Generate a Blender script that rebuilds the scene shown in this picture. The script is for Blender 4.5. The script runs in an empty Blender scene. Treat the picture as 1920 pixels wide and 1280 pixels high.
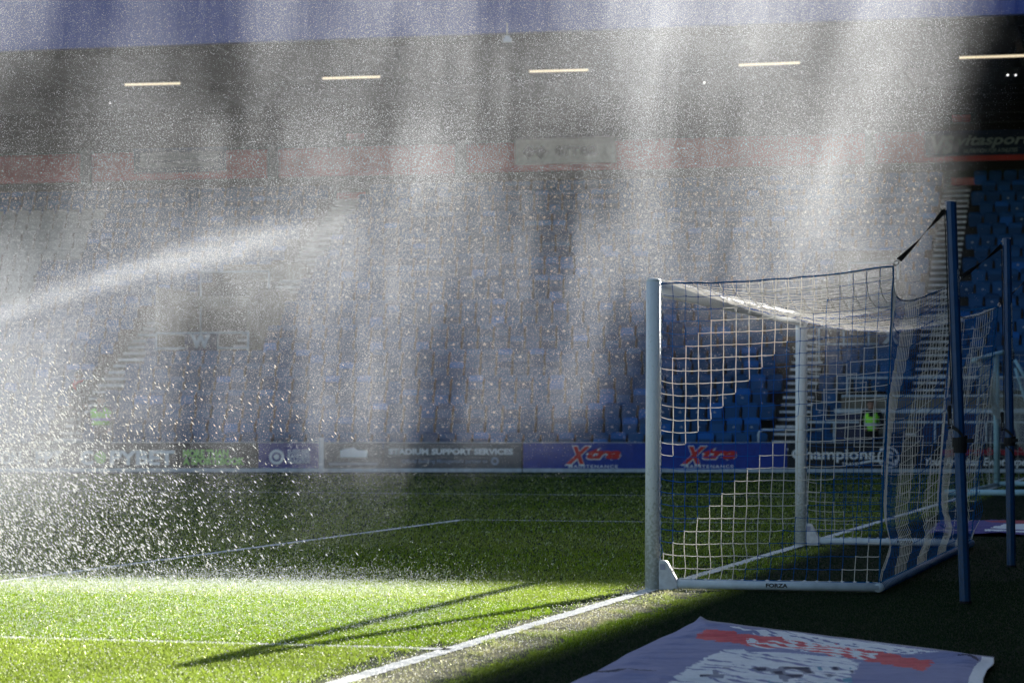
import bpy, bmesh, math, random
import numpy as np
from math import radians as R, sin, cos, tan, pi
random.seed(7); rng = np.random.default_rng(7)
sc = bpy.context.scene
# ------------------------------------------------------------------ camera, sky, sun, exposure
F, HC, PITCH, HOR = 4763.9, 1.396, 0.02952, 780.7      # focal length in photo pixels, eye height, tilt, horizon row
cam = bpy.data.cameras.new('camera'); co = bpy.data.objects.new('camera', cam); sc.collection.objects.link(co); sc.camera = co
cam.sensor_width = 36; cam.lens = F*36/1920; cam.clip_start = .1; cam.clip_end = 1000
co.location = (0, 0, HC); co.rotation_euler = (pi/2+PITCH, 0, 0)
cam.dof.use_dof = True; cam.dof.focus_distance = 20.6; cam.dof.aperture_fstop = 3.6
SUN_AZ, SUN_EL = R(24.9), R(19.3)
w = bpy.data.worlds.new('World'); sc.world = w; w.use_nodes = True
nt = w.node_tree; bg = nt.nodes['Background']; sky = nt.nodes.new('ShaderNodeTexSky')
sky.sky_type = 'NISHITA'; sky.sun_disc = False; sky.sun_elevation = SUN_EL; sky.sun_rotation = SUN_AZ
nt.links.new(sky.outputs[0], bg.inputs[0]); bg.inputs[1].default_value = .062
sl = bpy.data.lights.new('sun', 'SUN'); sl.energy = 5.0; sl.angle = R(.55); sl.color = (1, .955, .88)
so = bpy.data.objects.new('sun', sl); sc.collection.objects.link(so)
so.rotation_euler = (pi/2-SUN_EL, 0, -SUN_AZ+pi); so.location = (20, 40, 30)
sc.view_settings.view_transform = 'Standard'; sc.view_settings.look = 'None'; sc.view_settings.exposure = 1.33
sc.view_settings.gamma = 1
sc.cycles.max_bounces = 6; sc.cycles.diffuse_bounces = 3; sc.cycles.transmission_bounces = 4; sc.cycles.glossy_bounces = 2
sc.cycles.transparent_max_bounces = 64; sc.cycles.caustics_reflective = False; sc.cycles.caustics_refractive = False
sc.cycles.volume_bounces = 0; sc.cycles.volume_step_rate = 5; sc.cycles.volume_max_steps = 48; sc.cycles.sample_clamp_indirect = 4; sc.cycles.use_denoising = True

# ------------------------------------------------------------------ helpers
def px(x, y, Y):            # photo pixel at depth Y -> world point (surveying the place from the photograph)
    return ((x-960)/F*Y, Y, HC+(HOR-y)/F*Y)
def pg(x, y):               # photo pixel on the ground
    Y = F*HC/(y-HOR); return ((x-960)/F*Y, Y)
def tag(o, label=None, cat=None, group=None, kind=None):
    if label: o['label'] = label
    if cat: o['category'] = cat
    if group: o['group'] = group
    if kind: o['kind'] = kind
    return o
def empty(name, loc=(0, 0, 0), rz=0):
    o = bpy.data.objects.new(name, None); sc.collection.objects.link(o); o.location = loc; o.rotation_euler = (0, 0, rz)
    o.empty_display_size = .1
    return o
def newmat(name): 
    m = bpy.data.materials.new(name); m.use_nodes = True; return m, m.node_tree, m.node_tree.nodes['Principled BSDF']
def mat(name, col, rough=.6, metal=0, var=.12, scale=8, col2=None, bump=0, spec=.5, emit=None, stretch=(1, 1, 1)):
    m, t, b = newmat(name)
    tc = t.nodes.new('ShaderNodeTexCoord'); mp = t.nodes.new('ShaderNodeMapping'); mp.inputs['Scale'].default_value = stretch
    t.links.new(tc.outputs['Object'], mp.inputs[0])
    n = t.nodes.new('ShaderNodeTexNoise'); n.inputs['Scale'].default_value = scale; n.inputs['Detail'].default_value = 5
    t.links.new(mp.outputs[0], n.inputs['Vector'])
    mx = t.nodes.new('ShaderNodeMix'); mx.data_type = 'RGBA'
    c2 = col2 or tuple(c*(1-var*2) for c in col)
    mx.inputs[6].default_value = (*col, 1); mx.inputs[7].default_value = (*c2, 1)
    rp = t.nodes.new('ShaderNodeMapRange'); rp.inputs[1].default_value = .35; rp.inputs[2].default_value = .65
    t.links.new(n.outputs[0], rp.inputs[0]); t.links.new(rp.outputs[0], mx.inputs[0])
    t.links.new(mx.outputs[2], b.inputs['Base Color'])
    b.inputs['Roughness'].default_value = rough; b.inputs['Metallic'].default_value = metal
    b.inputs['Specular IOR Level'].default_value = spec
    if bump:
        bp = t.nodes.new('ShaderNodeBump'); bp.inputs['Strength'].default_value = bump; bp.inputs['Distance'].default_value = .01
        t.links.new(n.outputs[0], bp.inputs['Height']); t.links.new(bp.outputs[0], b.inputs['Normal'])
    if emit:
        b.inputs['Emission Color'].default_value = (*emit[0], 1); b.inputs['Emission Strength'].default_value = emit[1]
    return m
class MB:
    def __init__(s): s.v = []; s.f = []; s.m = []
    def add(s, vs, fs, mi=0):
        o = len(s.v); s.v += [tuple(p) for p in vs]; s.f += [tuple(i+o for i in f) for f in fs]; s.m += [mi]*len(fs)
    def box(s, x0, x1, y0, y1, z0, z1, mi=0, M=None):
        vs = [(x, y, z) for z in (z0, z1) for y in (y0, y1) for x in (x0, x1)]
        if M: vs = [M(*p) for p in vs]
        s.add(vs, [(0, 2, 3, 1), (4, 5, 7, 6), (0, 1, 5, 4), (2, 6, 7, 3), (0, 4, 6, 2), (1, 3, 7, 5)], mi)
    def tube(s, pts, r, n=8, mi=0, cap=True, rr=None, flat=None):
        P = np.array(pts, float); N = len(P); T = np.gradient(P, axis=0); T /= np.linalg.norm(T, axis=1)[:, None]+1e-12
        up = np.array((0, 0, 1.)) if abs(T[:, 2]).mean() < .8 else np.array((0, 1., 0))
        vs = []
        for i in range(N):
            a = np.cross(T[i], up); a /= np.linalg.norm(a)+1e-12; b = np.cross(a, T[i])
            rad = rr[i] if rr is not None else r
            for k in range(n):
                t = 2*pi*(k+.5)/n; q = a*cos(t)*rad+b*sin(t)*rad*(flat or 1)
                vs.append(P[i]+q)
        fs = [(i*n+k, i*n+(k+1) % n, (i+1)*n+(k+1) % n, (i+1)*n+k) for i in range(N-1) for k in range(n)]
        if cap: fs += [tuple(range(n))[::-1], tuple((N-1)*n+k for k in range(n))]
        s.add(vs, fs, mi)
    def prism(s, poly, y0, y1, mi=0, M=None):      # polygon in (x,z) extruded along y
        n = len(poly); vs = [(x, y0, z) for x, z in poly]+[(x, y1, z) for x, z in poly]
        if M: vs = [M(*p) for p in vs]
        s.add(vs, [tuple(range(n)), tuple(range(2*n-1, n-1, -1))]+[(i, n+i, n+(i+1) % n, (i+1) % n) for i in range(n)], mi)
    def build(s, name, mats, parent=None, smooth=False):
        me = bpy.data.meshes.new(name); me.from_pydata(s.v, [], s.f)
        for m in (mats if isinstance(mats, (list, tuple)) else [mats]): me.materials.append(m)
        me.polygons.foreach_set('material_index', s.m)
        if smooth: me.polygons.foreach_set('use_smooth', [True]*len(s.f))
        me.update(); o = bpy.data.objects.new(name, me); sc.collection.objects.link(o)
        if smooth:
            bm = bmesh.new(); bm.from_mesh(me); bmesh.ops.recalc_face_normals(bm, faces=bm.faces); bm.to_mesh(me); bm.free()
        if parent: o.parent = parent
        return o
def fast_mesh(name, V, Fc, mats, mi=None, parent=None):      # numpy arrays -> mesh (all faces same size)
    me = bpy.data.meshes.new(name); n = len(Fc); k = Fc.shape[1]
    me.vertices.add(len(V)); me.vertices.foreach_set('co', np.asarray(V, np.float32).ravel())
    me.loops.add(n*k); me.loops.foreach_set('vertex_index', Fc.astype(np.int32).ravel())
    me.polygons.add(n); me.polygons.foreach_set('loop_start', np.arange(0, n*k, k, dtype=np.int32))
    for m in (mats if isinstance(mats, (list, tuple)) else [mats]): me.materials.append(m)
    if mi is not None: me.polygons.foreach_set('material_index', mi.astype(np.int32))
    me.update(calc_edges=True); o = bpy.data.objects.new(name, me); sc.collection.objects.link(o)
    if parent: o.parent = parent
    return o
def text(name, s, m, parent, loc, h, width=None, bold=.012, shear=0, rot=(pi/2, 0, 0), ext=.004, align='LEFT', spacing=1.0, mirror=False):
    c = bpy.data.curves.new(name, 'FONT'); c.body = s; c.size = 1; c.offset = bold; c.shear = shear; c.extrude = ext/h*.7
    c.space_character = spacing; c.resolution_u = 3
    t = bpy.data.objects.new(name+'_src', c); sc.collection.objects.link(t)
    dg = bpy.context.evaluated_depsgraph_get(); me = bpy.data.meshes.new_from_object(t.evaluated_get(dg))
    bpy.data.objects.remove(t); bpy.data.curves.remove(c)
    n = len(me.vertices); V = np.empty(n*3); me.vertices.foreach_get('co', V); V = V.reshape(-1, 3)
    cap = V[:, 1].max() if not any(ch in s for ch in 'gpqyQ') else .73
    sy = h/(cap if cap > 0 else 1); wd = V[:, 0].max()-V[:, 0].min(); sx = (width/wd) if width else sy
    V[:, 0] = (V[:, 0]-V[:, 0].min())*sx; V[:, 1] *= sy; V[:, 2] *= sy
    if align == 'CENTER': V[:, 0] -= V[:, 0].max()/2
    me.vertices.foreach_set('co', V.ravel().astype(np.float32)); me.materials.clear(); me.materials.append(m)
    me.polygons.foreach_set('material_index', [0]*len(me.polygons)); me.update()
    me.name = name; o = bpy.data.objects.new(name, me); sc.collection.objects.link(o); o.parent = parent
    o.location = loc; o.rotation_euler = rot
    return o
def vnoise(x, y, seed=0):    # smooth 2-D value noise 0..1
    r = np.random.default_rng(seed); G = r.random((256, 256)); x = np.asarray(x, float); y = np.asarray(y, float)
    xi = np.floor(x).astype(int); yi = np.floor(y).astype(int); fx = x-xi; fy = y-yi
    fx = fx*fx*(3-2*fx); fy = fy*fy*(3-2*fy)
    g = lambda a, b: G[a % 256, b % 256]
    return (g(xi, yi)*(1-fx)+g(xi+1, yi)*fx)*(1-fy)+(g(xi, yi+1)*(1-fx)+g(xi+1, yi+1)*fx)*fy
def smooth(e0, e1, x):
    t = np.clip((x-e0)/(e1-e0), 0, 1); return t*t*(3-2*t)

# ------------------------------------------------------------------ materials
WHITE = mat('white_paint', (.66, .72, .76), .35, var=.06, scale=5)
POSTW = mat('goal_frame_paint', (.88, .92, .94), .38, var=.05, scale=14, col2=(.83, .88, .90), stretch=(1, 1, .3))
BARW = mat('ground_bar_paint', (.62, .72, .80), .38, var=.1, scale=9)
def cord_mat(name, col, f=.5, var=.15):     # braided nylon: lets some light through
    m, t, b = newmat(name); N = t.nodes; L = t.links; N.remove(b)
    g = N.new('ShaderNodeNewGeometry'); n = N.new('ShaderNodeTexNoise'); n.inputs['Scale'].default_value = 40; L.new(g.outputs['Position'], n.inputs['Vector'])
    mx = N.new('ShaderNodeMix'); mx.data_type = 'RGBA'; mx.inputs[6].default_value = (*col, 1); mx.inputs[7].default_value = (*[c*(1-var*2) for c in col], 1); L.new(n.outputs[0], mx.inputs[0])
    d = N.new('ShaderNodeBsdfDiffuse'); tr = N.new('ShaderNodeBsdfTranslucent'); L.new(mx.outputs[2], d.inputs[0]); L.new(mx.outputs[2], tr.inputs[0])
    ms = N.new('ShaderNodeMixShader'); ms.inputs[0].default_value = f; L.new(d.outputs[0], ms.inputs[1]); L.new(tr.outputs[0], ms.inputs[2])
    L.new(ms.outputs[0], N['Material Output'].inputs[0]); return m
CORDW = cord_mat('white_cord', (.96, .94, .90), .55)
CORDB = cord_mat('blue_cord', (.02, .17, .55), .45)
ROPEB = cord_mat('blue_rope', (.02, .20, .52), .4, .3)
POLEB = mat('pole_blue_paint', (.005, .062, .19), .3, var=.1, scale=12)
BLACK = mat('black_webbing', (.008, .008, .01), .8)
BLACKP = mat('black_lettering', (.01, .01, .015), .6)
STEEL = mat('steel', (.45, .46, .48), .35, 1)
PLAST = mat('white_plastic', (.74, .76, .80), .5, var=.1, scale=20)
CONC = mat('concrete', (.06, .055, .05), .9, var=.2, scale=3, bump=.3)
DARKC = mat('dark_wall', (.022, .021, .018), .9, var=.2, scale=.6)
TANW = mat('painted_block_wall', (.20, .18, .14), .9, var=.2, scale=2)
NOSE = mat('step_nosing', (.85, .87, .9), .7, var=.2, scale=6)
RAIL = mat('rail_paint', (.52, .62, .72), .45)
NAVY = mat('navy_panel', (.004, .013, .08), .5, var=.2, scale=3)
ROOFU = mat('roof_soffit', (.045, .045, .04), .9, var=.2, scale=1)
REDF = mat('red_fascia', (.68, .055, .04), .6, var=.12, scale=1)
REDS = mat('red_sign', (.48, .06, .05), .6)
LAMP = mat('lamp_tube', (.9, .85, .7), .4, emit=((1, .84, .58), .4))
SPOT = mat('lamp_spot', (.9, .9, .9), .4, emit=((1, 1, 1), 1.3))
SCRN = mat('grey_window', (.20, .20, .17), .6)
def seat_mat(name, col, rnd=.35):
    m, t, b = newmat(name); oi = t.nodes.new('ShaderNodeObjectInfo'); g = t.nodes.new('ShaderNodeNewGeometry')
    ad = t.nodes.new('ShaderNodeMath'); ad.operation = 'ADD'; t.links.new(oi.outputs['Random'], ad.inputs[0]); t.links.new(g.outputs['Random Per Island'], ad.inputs[1])
    fr = t.nodes.new('ShaderNodeMath'); fr.operation = 'FRACT'; t.links.new(ad.outputs[0], fr.inputs[0])
    cr = t.nodes.new('ShaderNodeValToRGB'); e = cr.color_ramp.elements
    e[0].color = (*[c*(1-rnd) for c in col], 1); e[1].position = .90; e[1].color = (*[c*1.15 for c in col], 1)
    x = e.new(.97); x.color = (col[0]*.8, col[1]*1.5, col[2]*1.9, 1)
    t.links.new(fr.outputs[0], cr.inputs[0]); t.links.new(cr.outputs[0], b.inputs['Base Color'])
    b.inputs['Roughness'].default_value = .6; b.inputs['Specular IOR Level'].default_value = .25
    return m
SEAT = seat_mat('seat_plastic', (.013, .078, .215)); SEATW = mat('pale_seat_plastic', (.27, .29, .30), .5)
BRKT = mat('seat_bracket', (.055, .042, .03), .7); PLATE = mat('number_plate', (.5, .56, .62), .5)

# turf stains and dust low on the posts and poles
for m_, c_ in ((POSTW, (.30, .33, .24)), (POLEB, (.02, .045, .07))):
    t = m_.node_tree; b_ = t.nodes['Principled BSDF']; old = b_.inputs['Base Color'].links[0].from_socket
    g_ = t.nodes.new('ShaderNodeNewGeometry'); sx_ = t.nodes.new('ShaderNodeSeparateXYZ'); t.links.new(g_.outputs['Position'], sx_.inputs[0])
    n_ = t.nodes.new('ShaderNodeTexNoise'); n_.inputs['Scale'].default_value = 45; n_.inputs['Detail'].default_value = 6; t.links.new(g_.outputs['Position'], n_.inputs['Vector'])
    r_ = t.nodes.new('ShaderNodeMapRange'); r_.inputs[1].default_value = .0; r_.inputs[2].default_value = 1.1; r_.inputs[3].default_value = .30; r_.inputs[4].default_value = -.02; t.links.new(sx_.outputs[2], r_.inputs[0])
    a_ = t.nodes.new('ShaderNodeMath'); t.links.new(n_.outputs[0], a_.inputs[0]); t.links.new(r_.outputs[0], a_.inputs[1])
    q_ = t.nodes.new('ShaderNodeMapRange'); q_.inputs[1].default_value = .58; q_.inputs[2].default_value = .80; q_.inputs[4].default_value = .5; t.links.new(a_.outputs[0], q_.inputs[0])
    x_ = t.nodes.new('ShaderNodeMix'); x_.data_type = 'RGBA'; x_.inputs[7].default_value = (*c_, 1); t.links.new(q_.outputs[0], x_.inputs[0]); t.links.new(old, x_.inputs[6]); t.links.new(x_.outputs[2], b_.inputs['Base Color'])

# ------------------------------------------------------------------ the goal's own frame: l along the goal line away from the camera, d behind it
GX, GY, GA = 1.1325, 20.578, 0.27646
gs, gc = sin(GA), cos(GA)
def G(l, d, z=0): return (GX+gs*l+gc*d, GY+gc*l-gs*d, z)
def gl(x, y): return (x-GX)*gs+(y-GY)*gc, (x-GX)*gc-(y-GY)*gs      # -> l, d (numpy ok)

# ------------------------------------------------------------------ turf: one procedural material read off world position
def turf_mat(name, blades=False, chalk=False, dark=False):
    m, t, b = newmat(name); N = t.nodes; L = t.links
    geo = N.new('ShaderNodeNewGeometry'); pos = geo.outputs['Position']
    def math_(op, a, b2=None, c=None):
        n = N.new('ShaderNodeMath'); n.operation = op
        for i, v in enumerate((a, b2, c)):
            if v is None: continue
            if isinstance(v, (int, float)): n.inputs[i].default_value = v
            else: L.new(v, n.inputs[i])
        return n.outputs[0]
    def dot(vx, vy, off):
        n = N.new('ShaderNodeVectorMath'); n.operation = 'DOT_PRODUCT'; L.new(pos, n.inputs[0]); n.inputs[1].default_value = (vx, vy, 0)
        return math_('ADD', n.outputs['Value'], off)
    def noise(scale, detail=4):
        n = N.new('ShaderNodeTexNoise'); n.inputs['Scale'].default_value = scale; n.inputs['Detail'].default_value = detail
        L.new(pos, n.inputs['Vector']); return n.outputs[0]
    def mix(f, a, b2):
        n = N.new('ShaderNodeMix'); n.data_type = 'RGBA'
        if isinstance(f, float): n.inputs[0].default_value = f
        else: L.new(f, n.inputs[0])
        for i, v in ((6, a), (7, b2)):
            if isinstance(v, tuple): n.inputs[i].default_value = (*v, 1)
            else: L.new(v, n.inputs[i])
        return n.outputs[2]
    def rng_(v, a, b2, c=0., d=1.):
        n = N.new('ShaderNodeMapRange'); n.interpolation_type = 'SMOOTHSTEP'; L.new(v, n.inputs[0])
        for i, q in enumerate((a, b2, c, d)): n.inputs[i+1].default_value = q
        return n.outputs[0]
    l = dot(gs, gc, -(GX*gs+GY*gc)); d = dot(gc, -gs, -(GX*gc-GY*gs))
    n1, n2, n3 = noise(.9), noise(7), noise(55, 2)
    stripe = math_('SINE', math_('MULTIPLY', math_('ADD', l, 1.75), 2*pi/7.4))
    st = rng_(stripe, -.12, .12)
    g1 = mix(st, (.095, .160, .014), (.145, .195, .040)) if blades else mix(st, (.009, .024, .006), (.013, .030, .008))
    g2 = mix(rng_(n2, .35, .7), g1, (.14, .19, .028) if blades else (.015, .032, .009))
    # worn ground by the goal line
    ad = math_('ABSOLUTE', math_('SUBTRACT', math_('SUBTRACT', d, math_('MULTIPLY', rng_(l, 1.2, -.2), .13)), .05))
    wear = math_('MULTIPLY', rng_(ad, .16, .60, 1., 0.), rng_(l, .4, 2.2, 1., .55))
    wn = math_('ADD', math_('MULTIPLY', n1, .7), math_('MULTIPLY', n2, .45))
    wmask = rng_(math_('ADD', math_('MULTIPLY', wear, .62), wn), .98, 1.30)
    straw = mix(rng_(n3, .35, .65), (.18, .17, .09), (.37, .35, .26))
    col = mix(math_('MULTIPLY', wmask, .9), g2, straw)
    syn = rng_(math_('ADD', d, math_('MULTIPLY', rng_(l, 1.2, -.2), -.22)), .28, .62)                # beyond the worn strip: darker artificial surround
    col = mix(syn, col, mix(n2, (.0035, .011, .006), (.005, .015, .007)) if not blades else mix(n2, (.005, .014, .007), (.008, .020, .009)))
    if chalk: col = mix(rng_(n3, .3, .62), (.62, .64, .62), (.86, .87, .86))
    L.new(col, b.inputs['Base Color'])
    if blades:
        N.remove(b); o = N['Material Output']
        df = N.new('ShaderNodeBsdfDiffuse'); L.new(col, df.inputs[0])
        tr = N.new('ShaderNodeBsdfTranslucent')
        hs = N.new('ShaderNodeHueSaturation'); hs.inputs['Value'].default_value = 2.1 if not chalk else 1.05; hs.inputs['Saturation'].default_value = 1.05
        L.new(col, hs.inputs['Color']); L.new(hs.outputs[0], tr.inputs[0])
        a = N.new('ShaderNodeMixShader'); a.inputs[0].default_value = .8; L.new(df.outputs[0], a.inputs[1]); L.new(tr.outputs[0], a.inputs[2])
        gz = N.new('ShaderNodeBsdfGlossy'); gz.inputs['Roughness'].default_value = .42; gz.inputs[0].default_value = (.95, 1, .62, 1)
        fr = N.new('ShaderNodeFresnel'); fr.inputs[0].default_value = 1.36
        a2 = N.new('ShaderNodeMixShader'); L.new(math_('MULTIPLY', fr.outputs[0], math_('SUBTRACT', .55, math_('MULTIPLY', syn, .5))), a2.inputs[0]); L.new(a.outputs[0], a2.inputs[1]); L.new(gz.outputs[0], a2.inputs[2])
        L.new(a2.outputs[0], o.inputs[0])
    else:
        b.inputs['Roughness'].default_value = .95; b.inputs['Specular IOR Level'].default_value = .1
        bp = N.new('ShaderNodeBump'); bp.inputs['Strength'].default_value = .6; bp.inputs['Distance'].default_value = .02
        L.new(n3, bp.inputs['Height']); L.new(bp.outputs[0], b.inputs['Normal'])
    return m
TURF = turf_mat('turf_ground'); BLADE = turf_mat('grass_blades', blades=True)
CHALK = turf_mat('line_paint', chalk=True); CHALKB = turf_mat('painted_blades', blades=True, chalk=True)
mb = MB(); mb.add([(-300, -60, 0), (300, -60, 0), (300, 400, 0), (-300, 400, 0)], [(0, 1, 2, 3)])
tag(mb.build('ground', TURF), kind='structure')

# pitch markings ------------------------------------------------
def lines():
    q = []
    W = .06
    q += [((-14, 0), (74-3.66-0, 0))]                       # goal line
    q += [((-5.5, -0.), (-5.5, -5.5)), ((12.82, 0), (12.82, -5.5)), ((-5.5, -5.5), (12.82, -5.5))]
    q += [((23.82, 0), (23.82, -16.5)), ((-16.5, -16.5), (23.82, -16.5)), ((37.66, 4.0), (37.66, -60))]
    return q, W
LN, LW = lines()
mb = MB()
for i, ((l0, d0), (l1, d1)) in enumerate(LN):
    a = np.array(G(l0, d0)[:2]); b = np.array(G(l1, d1)[:2]); n = max(2, int(np.linalg.norm(b-a)/.05))
    t = (b-a)/np.linalg.norm(b-a); nn = np.array((-t[1], t[0])); h = .0045 if i == 0 else .004+.0005*i
    o = len(mb.v)
    for k in range(n+1):
        p = a+(b-a)*k/n; j = random.uniform(-.012, .012); j2 = random.uniform(-.012, .012)
        mb.v += [(*(p+nn*(LW+j)), h), (*(p-nn*(LW+j2)), h)]
    for k in range(n): mb.f.append((o+2*k, o+2*k+1, o+2*k+3, o+2*k+2)); mb.m.append(0)
tag(mb.build('pitch_marking', CHALK), kind='structure')

# grass blades ------------------------------------------------
def blades(n, y0, y1, name, h0, h1, wd, m, ax=(-.26, .22), bare=True, onlines=None):
    Y = 1/(1/y1+(1/y0-1/y1)*rng.random(n)) if y1 > 30 else y0+(y1-y0)*rng.random(n); X = Y*(ax[0]+(ax[1]-ax[0])*rng.random(n))
    keep = np.ones(n, bool); l, d = gl(X, Y)
    on = np.zeros(n, bool)
    for (a0, b0), (a1, b1) in LN:
        if a0 == a1: on |= (abs(l-a0) < LW) & (d < max(b0, b1)) & (d > min(b0, b1))
        else: on |= (abs(d-b0) < LW) & (l < max(a0, a1)) & (l > min(a0, a1))
    wear = (1-smooth(.18, .72, abs(d-.05-.13*(l < .5))))*(1-.45*smooth(.4, 2.2, l)); syn = d > .45+.45*smooth(1.2, -.2, l)*0+.22*(l < .5)
    nz = vnoise(X*5, Y*2.2, 3)*.6+vnoise(X*16, Y*7, 4)*.4
    bald = (wear*.75+nz > 1.08)
    if onlines: keep = on & (rng.random(n) < .8)
    else: keep = ~on & ~(bald & (rng.random(n) < .82))
    X, Y, d, bald, syn = X[keep], Y[keep], d[keep], bald[keep], syn[keep]; n = len(X)
    H = h0+(h1-h0)*rng.random(n); H *= np.where(syn, .45, 1.)*np.where(bald, .6, 1.)
    a = rng.random(n)*2*pi; W = wd*(.7+.6*rng.random(n))*(Y/15)
    lx = rng.normal(0, .45, n)*H; ly = rng.normal(0, .45, n)*H
    V = np.zeros((n, 4, 3)); ca, sa = np.cos(a)*W/2, np.sin(a)*W/2
    V[:, 0] = np.stack([X-ca, Y-sa, X*0-.002], 1); V[:, 1] = np.stack([X+ca, Y+sa, X*0-.002], 1)
    V[:, 2] = np.stack([X+ca*.7+lx*.4, Y+sa*.7+ly*.4, H*.62], 1)
    V[:, 3] = np.stack([X-ca*.2+lx, Y-sa*.2+ly, H], 1)
    Fc = np.arange(n*4).reshape(n, 4)
    return fast_mesh(name, V.reshape(-1, 3), Fc, m)
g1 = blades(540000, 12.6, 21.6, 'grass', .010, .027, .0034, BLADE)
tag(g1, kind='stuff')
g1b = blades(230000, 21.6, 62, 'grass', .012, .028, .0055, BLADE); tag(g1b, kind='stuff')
g2 = blades(160000, 12.6, 24, 'painted_grass', .008, .018, .005, CHALKB, onlines=True); tag(g2, kind='stuff')

# ------------------------------------------------------------------ goal
goal = empty('football_goal', G(3.66, 0))
tag(goal, 'full-size white football goal with a blue and white zigzag box net', 'goal')
gi = np.array(G(3.66, 0))
def gp(o): o.parent = goal; o.matrix_parent_inverse.identity(); o.location = -gi; return o
def arr(P): return [tuple(p) for p in P]
for l in (0, 7.32):
    mb = MB(); lean = .016
    mb.tube([G(l, 0, 0), (G(l, lean*.5)[0], G(l, 0)[1], 1.2), (G(l, lean, 0)[0], G(l, 0)[1], 2.49)], .06, 20)
    mb.tube([(G(l, lean)[0], G(l, 0)[1], 2.49), (G(l, lean)[0], G(l, 0)[1], 2.508), (G(l, lean)[0], G(l, 0)[1], 2.516)], .06, 20, rr=[.06, .052, .03])
    o = gp(mb.build('goalpost', POSTW, smooth=True))
    # net clips up the back of the post
    mb = MB()
    P = [G(l, .066+lean*z/2.5, z) for z in np.arange(.1, 2.44, .02)]; mb.tube(P, .004, 6, rr=[.009 if k % 5 == 2 else .003 for k in range(len(P))])
    gp(mb.build('net_clip', PLAST)); 
mb = MB(); mb.tube([G(.05, lean, 2.45), G(3.66, lean, 2.44), G(7.27, lean, 2.45)], .06, 20); gp(mb.build('crossbar', POSTW, smooth=True))
mb = MB()
P = [G(.1+k*.02, .03, 2.511) for k in range(360)]; mb.tube(P, .004, 6, rr=[.010 if k % 5 == 2 else .004 for k in range(len(P))])
gp(mb.build('net_clip', PLAST))
DEP = 1.83
for l in (0, 7.32):
    mb = MB(); mb.tube([G(l, .16, .05), G(l, 1., .05), G(l, DEP, .05)], .036, 16); o = gp(mb.build('side_bar', BARW, smooth=True))
    a = math.atan2(-gs, gc)
    t = text('lettering', 'FORZA', BLACKP, goal, (0, 0, 0), .030, width=.175, bold=.035, ext=.002, rot=(pi/2-.1, 0, a))
    c = G(l, .935 if l == 0 else 1.05, .036); t.location = (c[0]-gi[0]-gs*.0385, c[1]-gi[1]-gc*.0385, c[2]+.004)
    mb = MB()
    P = [G(l, .2+k*.02, .089) for k in range(82)]; mb.tube(P, .004, 6, rr=[.010 if k % 5 == 2 else .003 for k in range(len(P))])
    gp(mb.build('net_clip', PLAST))
    # padded white wedge at the foot of the post
    mb = MB(); pts = [(.062, 0), (.215, 0), (.215, .07), (.13, .22), (.115, .235), (.062, .235)]
    n = len(pts); vs = []
    for wv in (-.04, .04): vs += [G(l+wv, dd, z+.003) for dd, z in pts]
    mb.add(vs, [tuple(range(n)), tuple(range(2*n-1, n-1, -1))]+[(i, n+i, n+(i+1) % n, (i+1) % n) for i in range(n)])
    o = gp(mb.build('foot_bracket', PLAST)); bv = o.modifiers.new('b', 'BEVEL'); bv.width = .008; bv.segments = 2
    mb = MB(); vs = []
    for wv in (-.045, -.041):
        vs += [G(l+wv, dd, z) for dd, z in ((.075, .165), (.118, .165), (.118, .21), (.075, .21))]
    mb.add(vs, [(3, 2, 1, 0), (4, 5, 6, 7), (0, 1, 5, 4), (1, 2, 6, 5), (2, 3, 7, 6), (3, 0, 4, 7)]); gp(mb.build('sticker', mat('sticker_print', (.45, .45, .62), .5)))
mb = MB(); mb.tube([G(-.03, DEP, .05), G(3.66, DEP, .05), G(7.35, DEP, .05)], .036, 16); gp(mb.build('rear_bar', BARW, smooth=True))

# net: panels as grids of cords, white or blue by a diagonal zigzag
NL, ND, NH = 73, 18, 24
def top_edge(u):            # u = l/7.32 -> height and depth of the net's upper rear edge
    l = u*7.32
    z = 2.56 if False else 0
    t = l/3.66
    if t <= 1: s = t; z = 2.585+.045*s; dip = .30*((4*s*(1-s))**.8)*(1-.55*s)
    else: s = t-1; z = 2.63-.06*s; dip = .26*((4*s*(1-s))**.8)*(1-.35*s)
    d = 1.955+.085*np.clip(l/3.66, 0, 2)-.15*(4*(t % 1)*(1-(t % 1)) if t not in (1, 2) else 0)
    return z-dip, d
def hump(l):
    t = (l/3.66) % 1 if l not in (3.66, 7.32) else 0.
    return 4*t*(1-t)
wob = lambda i, j, s: (vnoise(i*.9+s*7, j*.9+s*3, 11)-.5)
def back(i, j):             # i along l, j down
    l = 7.32*i/NL; u = i/NL; zt, dt = top_edge(u); v = j/NH
    hp = hump(l); vb = v
    z = zt*(1-vb)+.085*vb
    z -= .20*hp*(sin(pi*min(1, v*1.02))**.6 if 0 < v < .98 else 0)*(1-v*.35)
    d = dt+(DEP-dt)*v**1.3-.10*hp*sin(pi*v)+(.13*math.exp(-((v-.88)/.07)**2)*.6)*(.4+.6*vnoise(i*.15, 0, 5))
    l2 = l+.008*wob(i*.12, j*.4, 1)-.13*math.exp(-((v-.93)/.06)**2)*(vnoise(i*.2, 3, 6)-.3)
    return G(l2, d+.004*wob(i*.15, j*.3, 2), z+.008*wob(i*.25, j*.5, 3))
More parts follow.
